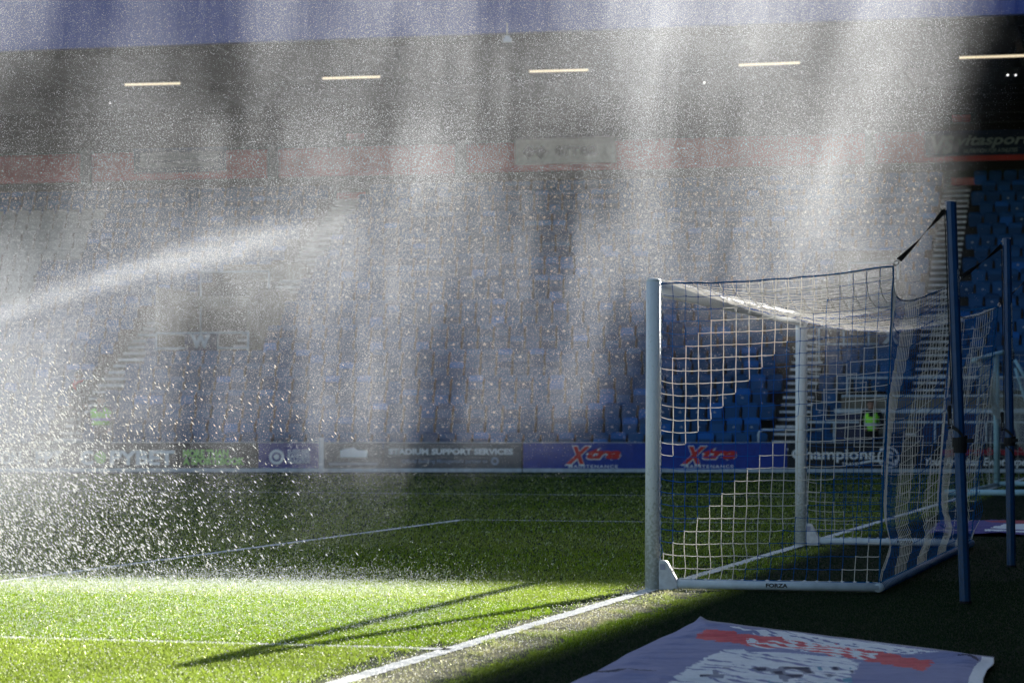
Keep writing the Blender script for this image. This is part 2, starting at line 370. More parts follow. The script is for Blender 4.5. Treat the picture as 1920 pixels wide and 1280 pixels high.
def side(l0):
    def f(i, j):
        u = i/ND; v = j/NH; zt, dt = top_edge(0 if l0 == 0 else 1)
        zt2 = 2.47*(1-u)+zt*u - (.035*4*u*(1-u) if l0 == 0 else .05*4*u*(1-u)); d = (dt*(1-v)+DEP*v)*u+.07*(1-u)
        z = zt2*(1-v)+.085*v + .045*math.exp(-u*18)*(1 if 0 < j < NH else 0)+(-.03*math.exp(-u*7)*(1 if 0 < j < NH else 0))
        out = .05*4*u*(1-u)*sin(pi*v)
        if j == NH-1 or j == NH-2: d += .03*(.5+wob(i, j, 7)*1.3)*(1-u)
        return G(l0+(out if l0 == 0 else -out)+.01*wob(i, j, 5), d+.012*wob(i, j, 6), z+.012*wob(i, j, 8))
    return f
def top(i, j):              # i along l, j from crossbar back
    l = 7.32*i/NL; u = i/NL; zt, dt = top_edge(u); v = j/ND
    z = 2.505*(1-v)+zt*v-.21*4*v*(1-v)*(.35+.65*sin(pi*u)**.5) + (.02*wob(i, j, 9))
    return G(l+.01*wob(i, j, 10), dt*v+.02*(1-v), z)
def net_panel(name, f, ni, nj, sfun, subdiv=3, skip_edges=(), rw=.0041):
    A = [[np.array(f(i, j)) for j in range(nj+1)] for i in range(ni+1)]
    mbs = {0: MB(), 1: MB()}
    cm = MB()
    def seg(p, q, pm, qn, whitec, sag):
        # Catmull-Rom through the neighbouring knots gives soft cords
        pts = []
        for k in range(subdiv+1):
            t = k/subdiv; t2, t3 = t*t, t*t*t
            pts.append(.5*((2*p)+(q-pm)*t+(2*pm-5*p+4*q-qn)*t2+(3*p-pm-3*q+qn)*t3)-np.array((0, 0, sag*4*t*(1-t))))
        cm.tube(pts, rw if whitec else rw*.74, 4, 0 if whitec else 1, cap=False)
    for i in range(ni+1):
        for j in range(nj+1):
            p = A[i][j]; wk = sfun(i+.5, j) or sfun(i, j+.5)
            cm.tube([p-np.array((0, 0, .005)), p+np.array((0, 0, .005))], rw*(1.5 if wk else 1.3), 5, 0 if wk else 1, cap=False)
            if i < ni and (j, 'j') not in skip_edges:
                wc = sfun(i+.5, j)
                seg(p, A[i+1][j], A[i-1][j] if i else p, A[min(ni, i+2)][j], wc, .003)
            if j < nj:
                wc = sfun(i, j+.5)
                seg(p, A[i][j+1], A[i][j-1] if j else p, A[i][min(nj, j+2)], wc, 0)
    o = gp(cm.build(name, [CORDW, CORDB])); return A
PER, WID = 15.6, 7.9
zz = lambda s: (s % PER) < WID
near = net_panel('side_net', side(0), ND, NH, lambda i, j: zz(i+j-6.9))
far = net_panel('side_net', side(7.32), ND, NH, lambda i, j: zz(i-j+9))
bk = net_panel('back_net', back, NL, NH, lambda i, j: zz(i+j+ND-6.9+3), rw=.0031)
tp = net_panel('roof_net', top, NL, ND, lambda i, j: ((i-j+3) % PER) < 11.5 or i < 14, rw=.0031)
mb = MB()
for A in (near, far):
    mb.tube([A[i][0] for i in range(ND+1)], .0062, 6, cap=False)
    mb.tube([A[ND][j] for j in range(NH+1)], .0068, 6, cap=False)
    mb.tube([A[i][NH] for i in range(ND+1)], .0062, 6, cap=False)
mb.tube([bk[i][0] for i in range(NL+1)], .004, 6, cap=False)
mb.tube([bk[i][NH] for i in range(NL+1)], .006, 6, cap=False)
gp(mb.build('border_rope', ROPEB))
mb = MB()                                         # lacing round the bars and down the post
for l, f in ((0, near), (7.32, far)):
    P = [np.array(G(l, .072+.014*math.sin(k*2.1), .1+k*.02)) for k in range(118)]; mb.tube(P, .0035, 4, cap=False)
gp(mb.build('lacing_cord', ROPEB))
mb = MB()
mb.tube([G(.05+k*.0061, DEP+.039*cos(k*.52), .05+.039*sin(k*.52)) for k in range(1190)], .0024, 4, cap=False)
gp(mb.build('bar_lacing', ROPEB))
mb = MB()
mb.tube([G(.03+k*.0042, .064*cos(k*.52), 2.448+.064*sin(k*.52)) for k in range(1740)], .0034, 4, cap=False)
gp(mb.build('crossbar_lacing', CORDW))

# ------------------------------------------------------------------ net poles and straps
CORNER = [near[ND][0], bk[NL//2][0], far[ND][0]]
POLES = [((3.390, 19.05), (-.093, 0), 3.01, .80), ((4.640, 23.66), (-.025, 0), 3.055, .82), ((5.87, 28.3), (-.03, 0), 3.05, .85)]
PL = ['tall blue octagonal net pole nearest the front corner flag side, white vertical lettering',
      'middle blue net pole, its strap pulling the centre of the net back',
      'farthest blue net pole, strapped to the far rear corner of the net']
PL = ['tall blue net pole at the near rear corner of the goal, white vertical lettering',
      'blue net pole behind the middle of the goal net, one strap',
      'farthest blue net pole, beyond the far rear corner of the goal net']
for n, ((X, Y), lean, H, zr) in enumerate(POLES):
    pe = empty('net_pole', (X, Y, 0)); tag(pe, PL[n], 'pole', 'blue poles holding up the goal net')
    top_ = np.array((lean[0], lean[1], H))
    mb = MB(); R0 = .0425
    ang = [pi/8+k*pi/4+.12 for k in range(8)]
    vs = [(R0*cos(a), R0*sin(a), 0) for a in ang]+[(top_[0]+R0*.97*cos(a), R0*.97*sin(a), H) for a in ang]
    mb.add(vs, [tuple(range(8))[::-1], tuple(range(8, 16))]+[(i, (i+1) % 8, 8+(i+1) % 8, 8+i) for i in range(8)])
    o = mb.build('shaft', POLEB, pe); bv = o.modifiers.new('b', 'BEVEL'); bv.width = .004; bv.segments = 2
    mb = MB(); mb.add([(x*1.06+(top_[0] if z > 1 else 0)*0, y*1.06, z) for x, y, z in [(R0*cos(a), R0*sin(a), 0) for a in ang]]+[(R0*1.06*cos(a), R0*1.06*sin(a), .012) for a in ang],
        [tuple(range(8, 16))]+[(i, (i+1) % 8, 8+(i+1) % 8, 8+i) for i in range(8)])
    for v in range(8): mb.v[v+8] = (mb.v[v+8][0], mb.v[v+8][1], .02)
    mb.build('ground_socket', BLACK, pe)
    cx = lambda z: top_[0]*z/H
    # strap: corner of net -> pole head -> down the side -> ratchet -> wound round the pole
    c = np.array(CORNER[n])-np.array((X, Y, 0)); side_x = -R0-.006
    head = np.array((cx(H-.065)+side_x, -.0, H-.065)); st = MB()
    dirv = (head-c); Ln = np.linalg.norm(dirv); dirv /= Ln; s0 = c+dirv*.13
    def ribbon(pts, wv, th=.0018):
        vs = []; 
        for p, a in pts:
            a = np.array(a, float); vs += [p-a*wv, p+a*wv]
        N_ = len(pts); fs = [(2*i, 2*i+1, 2*i+3, 2*i+2) for i in range(N_-1)]
        st.add(vs, fs)
    tw = []
    perp = np.cross(dirv, (0, 1, 0)); perp /= np.linalg.norm(perp); oth = np.cross(dirv, perp)
    for k in range(13):
        t = k/12; a = perp*abs(cos(t*2.9))+oth*sin(t*2.9); tw.append((s0+(head-s0)*t-np.array((0, 0, .01*4*t*(1-t))), a))
    ribbon(tw, .021)
    zb = 1.49 if n == 0 else 1.45
    ribbon([(np.array((cx(H-.06)+side_x-.003, -.004, H-.06)), (.35, 1, 0)), (np.array((cx(zb)+side_x-.004, -.01, zb)), (.35, 1, 0))], .0165)
    o = st.build('strap', BLACK, pe); sf = o.modifiers.new('s', 'SOLIDIFY'); sf.thickness = .003
    mb = MB(); x = cx(zb)+side_x-.016; mb.box(x-.014, x+.010, -.03, .008, zb-.16, zb-.01); mb.box(x-.02, x+.004, -.034, .0, zb-.055, zb-.02)
    mb.tube([(x-.004, -.03, zb-.175), (x-.004, .01, zb-.175)], .012, 8)
    o = mb.build('ratchet', BLACK, pe); bv = o.modifiers.new('b', 'BEVEL'); bv.width = .003
    mb = MB(); mb.box(x-.006, x+.002, -.036, -.030, zb-.15, zb-.11); mb.build('ratchet_lever', STEEL, pe)
    def wrap(z0, z1, tilt, r=R0+.004, a0=0, a1=2*pi):
        vs = []; A_ = np.linspace(a0, a1, 17)
        for a in A_:
            zc = tilt*(1-cos(a-a0))/2
            for zz_ in (z0, z1): vs.append((cx(z0)+r*cos(a), r*sin(a), zz_+zc))
        q = MB(); q.add(vs, [(2*i, 2*i+2, 2*i+3, 2*i+1) for i in range(16)]); o_ = q.build('strap_wrap', BLACK, pe)
        s_ = o_.modifiers.new('s', 'SOLIDIFY'); s_.thickness = .004; s_.offset = 1
    zw = zb-.27
    wrap(zw-.055, zw+.02, 0, R0+.006); wrap(zw-.045, zw+.015, .02, R0+.011, pi, 3*pi)
    q = MB(); q.box(R0*0+.008, R0+.016, -R0-.012, .0, zw-.02, zw+.012); q.build('buckle', BLACK, pe)
    st = MB(); pa = np.array((cx(zb)+side_x, -.02, zb-.17)); pb = np.array((cx(zb)+R0*.6, -R0-.008, zw+.03))
    ribbon([(pa, (.2, 0, 1)), (np.array((cx(zb)-.01, -R0-.010, zb-.20)), (.2, 0, 1)), (pb, (.1, 0, 1))], .013)
    if n != 0: ribbon([(np.array((-R0, -.02, zw-.05)), (.3, 0, 1)), (np.array((0, -R0-.007, zw-.10)), (.3, 0, 1)), (np.array((R0*.8, -R0*.6-.01, zw-.17)), (.3, 0, 1))], .011)
    else: ribbon([(np.array((-R0*.7, -R0*.8, zw-.05)), (1, 0, .1)), (np.array((-R0-.004, -R0*.8, zw-.12)), (1, 0, .1)), (np.array((-R0+.004, -R0*.8, zw-.15)), (1, 0, .1))], .006)
    o = st.build('strap_tail', BLACK, pe); sf = o.modifiers.new('s', 'SOLIDIFY'); sf.thickness = .003
    if n == 0: wrap(1.125, 1.19, 0, R0+.004)
    mb = MB()                                       # carabiner between strap and net corner
    P = [c+dirv*(.065+.05*cos(a))+perp*(.016*sin(a)) for a in np.linspace(0, 2*pi, 13)]; mb.tube(P, .0035, 6, cap=False)
    mb.tube([c, c+dirv*.04], .004, 6); mb.build('carabiner', STEEL, pe)
    for zz_ in (H-.03, H-.11): 
        mb = MB(); mb.tube([(cx(H)+side_x+.004, -.012, zz_), (cx(H)+side_x-.008, -.012, zz_)], .006, 6); mb.build('bolt', STEEL, pe)
    if n < 2:
        z0 = 1.50 if n == 0 else 1.55; ln = (2.50 if n == 0 else 2.45)-z0
        ax_ = ang[6]; fx = (R0-.001)*cos(-pi/4-pi/8+.12+pi/8)
        c_ = text('lettering', 'QUEENS PARK RANGERS FOOTBALL CLUB', PLATE if n == 0 else NOSE, pe, (0, 0, 0), .018, width=ln, bold=.02, ext=.0008)
        # read from the top down on the facet that faces right of the camera
        fn = np.array((cos(-pi/4+.12), sin(-pi/4+.12), 0)); xa = np.array((top_[0]*-1/H, 0, -1.)); xa /= np.linalg.norm(xa)
        ya = np.cross(fn, xa)
        from mathutils import Matrix
        p0 = np.array((cx(z0+ln), 0, z0+ln))+fn*(R0*cos(pi/8)+.001)-ya*.008
        M = Matrix(((xa[0], ya[0], fn[0], p0[0]), (xa[1], ya[1], fn[1], p0[1]), (xa[2], ya[2], fn[2], p0[2]), (0, 0, 0, 1)))
        c_.matrix_local = M

# ------------------------------------------------------------------ far stand
TH = math.atan(.24); su, cu = sin(TH), cos(TH)
OY = 68.5
def S(a, b, z=0): return (a*cu+b*su, OY-a*su+b*cu, z)
def S3(a, b, z): return S(a, b, z)
def a_of(x, b): m = (x-960)/F; return (m*(OY+b*cu)-b*su)/(cu+m*su)
RISE, RUN, Z0, NR = .40, .79, .145, 22
def row_of_y(y):
    for k in np.arange(-1, 30, .05):
        if HOR-F*(Z0+RISE*k-HC)/(OY+RUN*cu*k) < y: return k
    return 0
A0, A1 = -36, 34
stand = empty('stadium_stand', S(0, 0)); tag(stand, 'covered two-tier stand across the pitch with blue seats and a blue roof fascia', 'stand')
s0 = np.array(S(0, 0))
def sp(o, par=None): 
    if par is None: o.parent = stand; o.location = -s0
    else: o.parent = par
    return o
def aisle_a(k, c): return c
AIS = {}
for nm, (x, y) in dict(A=(226, 700), B=(544, 528), C=(1797, 362), D=(1492, 770), E=(150-700, 700)).items():
    AIS[nm] = a_of(x, row_of_y(y)*RUN)
VOM = [(a_of(291, 7.0*RUN), a_of(469, 7.0*RUN), 7.0, 14, 'W'), (a_of(1528, 6.2*RUN), a_of(1676, 6.2*RUN), 7.0, 11, 'X')]
aw = .42
ranges = {'A': (-1, 10.5), 'B': (6.5, 22), 'C': (2, 22), 'D': (0, 9)}
def blocked(a, k):
    for nm, (k0, k1) in ranges.items():
        if k0 <= k <= k1 and abs(a-AIS[nm]) < aw+.2: return True
    for a0, a1, k0, k1, _ in VOM:
        if k0 <= k < k1 and a0-.15 < a < a1+.15: return True
    if k < 4 and a > a_of(1572, k*RUN): return True
    return False
mb = MB()
for k in range(NR):
    mb.add([S(A0, k*RUN-.0, Z0+RISE*(k-1)), S(A1, k*RUN, Z0+RISE*(k-1)), S(A1, k*RUN, Z0+RISE*k), S(A0, k*RUN, Z0+RISE*k)], [(0, 1, 2, 3)])
    mb.add([S(A0, k*RUN, Z0+RISE*k), S(A1, k*RUN, Z0+RISE*k), S(A1, (k+1)*RUN, Z0+RISE*k), S(A0, (k+1)*RUN, Z0+RISE*k)], [(0, 1, 2, 3)])
mb.box(A0, A1, -.35, -.15, 0, .5, M=S3)
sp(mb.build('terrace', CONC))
for nm, (k0, k1) in ranges.items():
    mb = MB(); ns = MB(); a = AIS[nm]
    for h in range(int(2*max(0, k0)), int(2*k1)+1):
        b = h*RUN/2; z = Z0+RISE*(h/2-.5)
        mb.box(a-aw, a+aw, b-.10, b+RUN/2-.102, z-.12, z+RISE/2, M=S3)
        ns.box(a-aw-.01, a+aw+.01, b-.125, b-.03, z+RISE/2-.055, z+RISE/2+.012, M=S3)
    o = sp(mb.build('aisle_steps', CONC)); q = ns.build('step_nosing', NOSE); q.parent = o
# vomitories
PEOPLE = []
for a0, a1, k0, k1, ch in VOM:
    b0 = k0*RUN; b1 = k1*RUN+.3; zf = Z0+RISE*k0-.1; zt = Z0+RISE*(k0+5.4)
    mb = MB(); t = .12
    mb.box(a0, a0+t, b0, b1, zf, zt+.2, M=S3); mb.box(a1-t, a1, b0, b1, zf, zt+.2, M=S3)
    mb.box(a0+t, a1-t, b1-.2, b1, zf, zt+1.2, M=S3); mb.box(a0+t, a1-t, b0+1.9, b1-.202, zt-.35, zt, M=S3)
    o = sp(mb.build('vomitory', TANW if ch == 'W' else DARKC))
    q = MB(); q.box(a0+.9, a1-.5, b1-.235, b1-.203, zf, zf+2.0, M=S3); x = q.build('doorway', DARKC); x.parent = o
    rl = MB(); bf = b0-.05
    def rt(p, q_, r=.03): rl.tube([S(*p), S(*q_)], r, 8)
    zr0, zr1 = zf+.05, zf+1.06
    for aa in np.linspace(a0+.05, a1-.05, 4): rt((aa, bf, zr0-.2), (aa, bf, zr1))
    for zz_ in (zr0+.55, zr1): rt((a0+.05, bf, zz_), (a1-.05, bf, zz_))
    rt((a0+.7, b0+2., zt-.9+.7), (a1-.1, b0+2., zt-.9+.7)); rt((a0+.7, b0+2., zt+.75), (a1-.1, b0+2., zt+.75))
    rt((a0+.7, b0+2., zf+.9), (a0+.7, b0+2., zt+.75)); rt((a1-.1, b0+2., zf+.9), (a1-.1, b0+2., zt+.75))
    rt((a1-.05, bf, zr1), (a1-.1, b0+2., zf+1.06)); rt((a0+.05, bf, zr1), (a0+.7, b0+2., zf+1.06))
    r_ = empty('guard_rail', S((a0+a1)/2, bf, zr0))
    tag(r_, 'white tubular rail round the stand entrance marked W' if ch == 'W' else 'white tubular rail round the stand entrance seen through the goal', 'railing', 'railings on the stand')
    o = rl.build('rail_tubes', RAIL, r_, smooth=True); o.location = -np.array(S((a0+a1)/2, bf, zr0))
    if ch == 'W': sa0, sa1 = a_of(348, bf), a_of(408, bf)
    else: sa0, sa1 = a_of(1648, bf), a_of(1694, bf)
    zs = zr1-.02
    sg = empty('block_sign', S((sa0+sa1)/2, bf-.06, zs-.5)); tag(sg, f'navy stand block sign with a white letter {ch}', 'sign')
    q = MB(); q.box(sa0, sa1, bf-.09, bf-.06, zs-.53, zs, M=S3); o = q.build('sign_panel', NAVY, sg); o.location = -np.array(sg.location)
    t_ = text('lettering', ch, PLATE, sg, (0, 0, .07), .38, bold=.05, rot=(pi/2, 0, -TH), align='CENTER'); t_.location = (-.0-su*.04, -cu*.04, .09)
# light clutter in the left entrance: white and cream sacks on the landing
a0, a1 = VOM[0][:2]
for i, (x, y, wx, hz, c) in enumerate(((322, 662, .22, .3, 0), (342, 655, .26, .42, 0), (352, 664, .2, .25, 0), (391, 652, .2, .42, 1), (398, 667, .22, .2, 1))):
    bm = bmesh.new(); bmesh.ops.create_icosphere(bm, subdivisions=2, radius=.5)
    for v in bm.verts: 
        v.co.x *= wx*(1+random.uniform(-.2, .2)); v.co.y *= .2; v.co.z *= hz*(1+random.uniform(-.25, .25)); v.co.x += v.co.z*random.choice((-.3, .3, .5))*.3
    me = bpy.data.meshes.new('sack'); bm.to_mesh(me); bm.free(); me.materials.append(mat('sack_plastic', (.6, .62, .55) if c == 0 else (.55, .5, .36), .5))
    o = bpy.data.objects.new('sack', me); sc.collection.objects.link(o); aa = a_of(x, 6.8*RUN+.5)
    zf = Z0+RISE*7-.1
    o.location = S(aa, 7.4*RUN, zf+hz/2+.1)
    tag(o, 'pale crumpled sack on the landing under the W sign', 'sack', 'crumpled sacks by the W sign')
# fascia between tiers, upper tier, back wall, roof
bF = 22.2*RUN
zf = lambda y: HC+(HOR-y)/F*S(a_of(960, bF), bF)[1]
zl, zh = zf(321), zf(268)
mb = MB(); mb.box(A0, A1, bF, bF+.25, zl, zh, M=S3); fas = sp(mb.build('tier_fascia', REDF))
mb = MB(); mb.box(A0, A1, bF+.02, bF+3.2, zl-.30, zl-.01, M=S3); mb.box(A0, A1, bF+3.0, bF+3.2, Z0+RISE*21, zl-.3, M=S3); sp(mb.build('tier_slab', DARKC))
for x in (157, 509, 862, 1632):                 # grey steel columns in front of the fascia
    a = a_of(x, bF-.25); mb = MB(); mb.box(a-.17, a+.17, bF-.3, bF-.002, zl-.02, zh+.1, M=S3); sp(mb.build('fascia_column', mat('grey_steel', (.09, .10, .10), .7)))
mb = MB()
for k in range(11):
    z = zh-.35+.42*k; b = bF+.3+.8*k
    mb.box(A0, A1, b, b+.8, z-.3, z, M=S3)
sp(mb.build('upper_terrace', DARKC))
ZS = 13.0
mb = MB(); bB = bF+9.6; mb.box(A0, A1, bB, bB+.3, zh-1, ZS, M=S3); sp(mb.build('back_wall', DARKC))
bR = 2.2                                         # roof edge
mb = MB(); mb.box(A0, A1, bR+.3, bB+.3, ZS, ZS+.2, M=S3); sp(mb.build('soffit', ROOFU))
mb = MB()
for k in range(-35, 34, 4): mb.box(k-.1, k+.1, bR+.35, bB, ZS-.28, ZS-.003, M=S3)
for b in (8, 17, 24): mb.box(A0, A1, b, b+.15, ZS-.30, ZS-.004, M=S3)
sp(mb.build('roof_joist', mat('roof_steel', (.03, .03, .03), .7)))
def shadow_height(n, c0, foot):   # roof height whose shadow falls on a ground line n.p=c0 (n unit vector), from a line n.p=foot
    sn = n[0]*sin(SUN_AZ)*cos(SUN_EL)+n[1]*cos(SUN_AZ)*cos(SUN_EL); return (foot-c0)/sn*sin(SUN_EL)
n_st = (su, cu); foot = n_st[0]*S(0, bR)[0]+n_st[1]*S(0, bR)[1]
HT = shadow_height(n_st, n_st[0]*.61+n_st[1]*20.65, foot)
ZF = HC+(HOR-57)/F*S(0, bR)[1]
# corrugated blue fascia
m, t, b = newmat('fascia_cladding'); b.inputs['Base Color'].default_value = (.035, .075, .36, 1); b.inputs['Roughness'].default_value = .5
mb = MB(); n = int((A1-A0)/.11); V = []
for i in range(n+1):
    a = A0+i*.11; q = [0, .035, .035, 0][i % 4]
    V += [S(a, bR+q, ZF), S(a, bR+q, HT)]
mb.add(V, [(2*i, 2*i+2, 2*i+3, 2*i+1) for i in range(n)]); 
mb.box(A0, A1, bR+.1, bR+.28, ZF-.0, HT, M=S3)
sp(mb.build('roof_fascia', m))
mb = MB(); mb.box(A0, A1, bR+.3, bB+.3, HT-.3, HT-.05, M=S3); mb.box(A0, A1, bB, bB+.3, ZS+.2, HT-.3, M=S3); sp(mb.build('roof', mat('roof_sheet', (.2, .2, .22), .6)))
# fascia panels with writing
def fpanel(x0, x1, y0, y1, m):
    a, b_ = a_of(x0, bF), a_of(x1, bF); mb = MB(); Yc = S((a+b_)/2, bF)[1]
    z0, z1 = HC+(HOR-y1)/F*Yc, HC+(HOR-y0)/F*Yc
    e = empty('fascia_board', S((a+b_)/2, bF-.05, z0)); mb.box(a, b_, bF-.06, bF-.01, z0, z1, M=S3)
    o = mb.build('board_panel', m, e); o.location = -np.array(e.location); return e, a, b_, z1-z0
def on(e, dx, dz): return (dx*cu-su*.07*0-.0, -dx*su-cu*.03, dz)
GREYP = mat('pale_banner', (.88, .93, .92), .7); NVP = mat('navy_banner', (.012, .035, .085), .7); DKT = mat('dark_print', (.006, .012, .016), .7); PLT = mat('pale_print', (.42, .52, .54), .7)
e, a, b_, h = fpanel(966, 1155, 259, 306, GREYP); tag(e, 'white advertising board with dark diamond logo on the red fascia', 'board')
W_ = b_-a; text('lettering', 'errea', DKT, e, on(e, -W_*.10, h*.32), h*.40, width=W_*.42, bold=.03, rot=(pi/2, 0, -TH))
q = MB()
for dx in (-.0, .42): 
    c0 = -W_*.36+dx
    q.prism([(c0, h*.5-.26), (c0+.24, h*.5), (c0, h*.5+.26), (c0-.24, h*.5)], 0, .01)
o = q.build('emblem', DKT, e); o.rotation_euler = (0, 0, -TH); o.location = (0, -.05*cu, 0)
e, a, b_, h = fpanel(1736, 1980, 243, 290, NVP); tag(e, 'navy advertising board with pale sports lettering on the red fascia', 'board')
W_ = b_-a; text('lettering', 'vitasports', PLT, e, on(e, -W_*.245, h*.42), h*.42, width=W_*.62, bold=.025, shear=.3, rot=(pi/2, 0, -TH))
text('lettering', 'NUTRITION FOR ATHLETES', PLT, e, on(e, -W_*.20, h*.10), h*.16, width=W_*.42, bold=.02, shear=.3, rot=(pi/2, 0, -TH))
text('emblem', 'VS', PLT, e, on(e, -W_*.45, h*.14), h*.68, width=W_*.18, bold=.04, shear=.2, rot=(pi/2, 0, -TH))
e, a, b_, h = fpanel(249, 424, 276, 323, NVP); tag(e, 'navy advertising board with faded pale lines on the red fascia', 'board')
q = MB(); W_ = b_-a
q.box(-W_*.32, W_*.42, 0, .01, h*.52, h*.80); q.box(-W_*.32, W_*.36, 0, .01, h*.24, h*.40); q.box(-W_*.42, -W_*.35, 0, .01, h*.25, h*.8)
o = q.build('printed_bars', mat('faint_print', (.16, .22, .25), .8), e); o.rotation_euler = (0, 0, -TH); o.location = (0, -.05*cu, 0)
# small red signs above the aisles
def redsign(x0, x1, y0, y1, b, lab):
    a, b_ = a_of(x0, b), a_of(x1, b); Yc = S(a, b)[1]; mb = MB(); z0, z1 = HC+(HOR-y1)/F*Yc, HC+(HOR-y0)/F*Yc
    mb.box(a, b_, b, b+.06, z0, z1, M=S3); mb.box(a+.05, b_-.05, b-.02, b-.002, z0+.03, z0+(z1-z0)*.35, M=S3); o = mb.build('aisle_sign', REDS); tag(o, lab, 'sign', 'small red signs on the stand')
redsign(1786, 1838, 333, 347, 21.6*RUN, 'red strip sign at the head of the steps nearest the navy fascia board')
redsign(632, 684, 361, 373, 21.3*RUN, 'red strip sign at the head of the steps above the W entrance')
redsign(1788, 1822, 215, 227, bF+1.2, 'red strip sign above the navy sports board')
redsign(650, 680, 250, 260, bF+1.2, 'red strip sign above the plain red fascia')
# tube lamps
for i, (x0, x1, y0, y1) in enumerate(((232, 335, 157, 154.5), (604, 711, 145, 142), (993, 1103, 132, 129), (1387, 1501, 120, 115.5), (1802, 1925, 106, 102))):
    p0 = np.array(px(x0, y0, 82.4-(x0-960)/F*82*.24)); p1 = np.array(px(x1, y1, 82.4-(x1-960)/F*82*.24)); c = (p0+p1)/2
    e = empty('tube_lamp', c); ds = ('leftmost', 'second from left', 'middle', 'second from right', 'rightmost')[i]
    tag(e, f'lit warm tube lamp under the stand roof, {ds} of the five', 'lamp', 'tube lamps under the stand roof')
    mb = MB(); mb.tube([p0-c, p1-c], .045, 8); mb.build('tube', LAMP, e)
    mb = MB(); mb.box(-.02, .02, -.02, .02, .05, ZS-c[2]); d_ = (p1-p0)
    for s in (-.35, .35): mb.box(d_[0]*s-.02, d_[0]*s+.02, d_[1]*s-.02, d_[1]*s+.02, .05, ZS-c[2])
    mb.tube([p0-c+np.array((0, .0, .06)), p1-c+np.array((0, 0, .06))], .05, 4); mb.build('lamp_housing', ROOFU, e)
for x, y, r, lab in ((1893, 139, 2.2, 'small bright spot lamp, left of the pair under the stand roof'), (1908, 139, 2., 'small bright spot lamp, right of the pair under the stand roof'),
                (1322, 153, 2.6, 'single bright spot lamp under the middle of the stand roof'), (203, 192, 1.3, 'tiny spot lamp deep in the upper tier')):
    e = empty('spot_lamp', px(x, y, 86)); tag(e, lab, 'lamp')
    mb = MB(); rr_ = r*.6/F*86; mb.tube([(0, 0, 0), (0, .06, 0)], rr_, 10); mb.build('lens', SPOT, e)
    mb = MB(); mb.tube([(0, .062, 0), (0, .3, 0)], rr_*1.3, 10); mb.build('lamp_body', ROOFU, e)
e = empty('wall_screen', px(1892, 198, 88)); tag(e, 'plain grey rectangular screen on the dark back wall of the upper tier', 'screen')
mb = MB(); mb.box(-.34, .34, 0, .06, 0, .50); mb.build('screen_panel', SCRN, e); mb = MB(); mb.box(-.38, .38, .062, .14, -.04, .54); mb.build('screen_frame', DARKC, e)
e = empty('floodlight', px(951, 76, 68.0)); tag(e, 'small pale floodlight hanging under the roof edge', 'light')
mb = MB(); mb.box(-.12, .12, 0, .12, 0, .09); mb.box(-.07, .07, .02, .1, .09, .16); mb.build('lamp_head', PLAST, e); mb = MB(); mb.box(-.012, .012, .04, .064, .16, .5); mb.build('hanger', STEEL, e)

# seats ------------------------------------------------
def seat_parts():
    back_ = MB(); n = 9; vs = []
    # tapered shell: wide rounded top, narrower foot, leaning back
    prof = [(-.165, .36), (-.20, .55), (-.212, .74), (-.195, .80), (-.15, .825), (.15, .825), (.195, .80), (.212, .74), (.20, .55), (.165, .36)]
    for off in (0, .03):
        for x, z in prof: vs.append((x, .02+(z-.36)*.16+off+(-.03 if abs(x) > .19 else 0), z))
    k = len(prof); back_.add(vs, [tuple(range(k)), tuple(range(2*k-1, k-1, -1))]+[(i, k+i, k+(i+1) % k, (i+1) % k) for i in range(k)])
    pan = MB(); prof = [(-.17, .36), (-.195, .44), (-.19, .60), (-.16, .655), (.16, .655), (.19, .60), (.195, .44), (.17, .36)]; vs = []
    for off in (-.09, -.04):
        for x, z in prof: vs.append((x, off+(z-.36)*.10, z))
    k = len(prof); pan.add(vs, [tuple(range(k)), tuple(range(2*k-1, k-1, -1))]+[(i, k+i, k+(i+1) % k, (i+1) % k) for i in range(k)])
    br = MB(); br.box(.218, .242, -.08, .10, .30, .66); br.box(.215, .245, .04, .12, .02, .40)
    pl = MB(); pl.tube([(0, -.064, .585), (0, -.076, .585)], .018, 8); pl.box(-.036, .036, -.073, -.060, .552, .572)
    return back_, pan, br, pl
sb, spn, sbr, spl = seat_parts()
sobj = sb.build('backrest', SEAT); sob2 = spn.build('seat_pan', SEAT); sob3 = sbr.build('bracket', BRKT); sob4 = spl.build('number_plate', PLATE)
ME = [o.data for o in (sobj, sob2, sob3, sob4)]; NM = ['backrest', 'seat_pan', 'bracket', 'number_plate']
for o in (sobj, sob2, sob3, sob4): bpy.data.objects.remove(o)
cand = []
for k in range(NR):
    b = k*RUN+.30
    for i in range(-60, 60):
        a = i*.475+(.17*(k % 2))
        if blocked(a, k): continue
        X, Y, _ = S(a, b)
        x = 960+F*X/Y
        if x < -60 or x > 1985: continue
        cand.append((k, a, b, x))
first = [c for c in cand if c[0] <= 4 and 0 < c[3] < 1920][:298]
fs = set((c[0], c[1]) for c in first)
rest = [c for c in cand if (c[0], c[1]) not in fs]
LBL = ['front', 'second', 'third', 'fourth', 'fifth']
for k, a, b, x in first:
    X, Y, _ = S(a, b); e = empty('tip_up_chair', (X, Y, Z0+RISE*k), -TH)
    where = 'behind the dark betting board' if x < 490 else 'above the grey services board' if x < 975 else 'behind the goal' if x > 1210 else 'above the blue maintenance board'
    tag(e, f'blue tip-up seat in the {LBL[k]} row, {where}', 'seat', f'blue stand seats, {LBL[k]} row {where}')
    # look-alike seats differ only in their plate
    plate = vnoise(a*.9+k*7.3, k*3.1, 21) > .60
    for me_, nm in zip(ME, NM):
        if nm == 'number_plate' and not plate: continue
        o = bpy.data.objects.new(nm, me_); sc.collection.objects.link(o); o.parent = e
mb = MB(); fw = 0
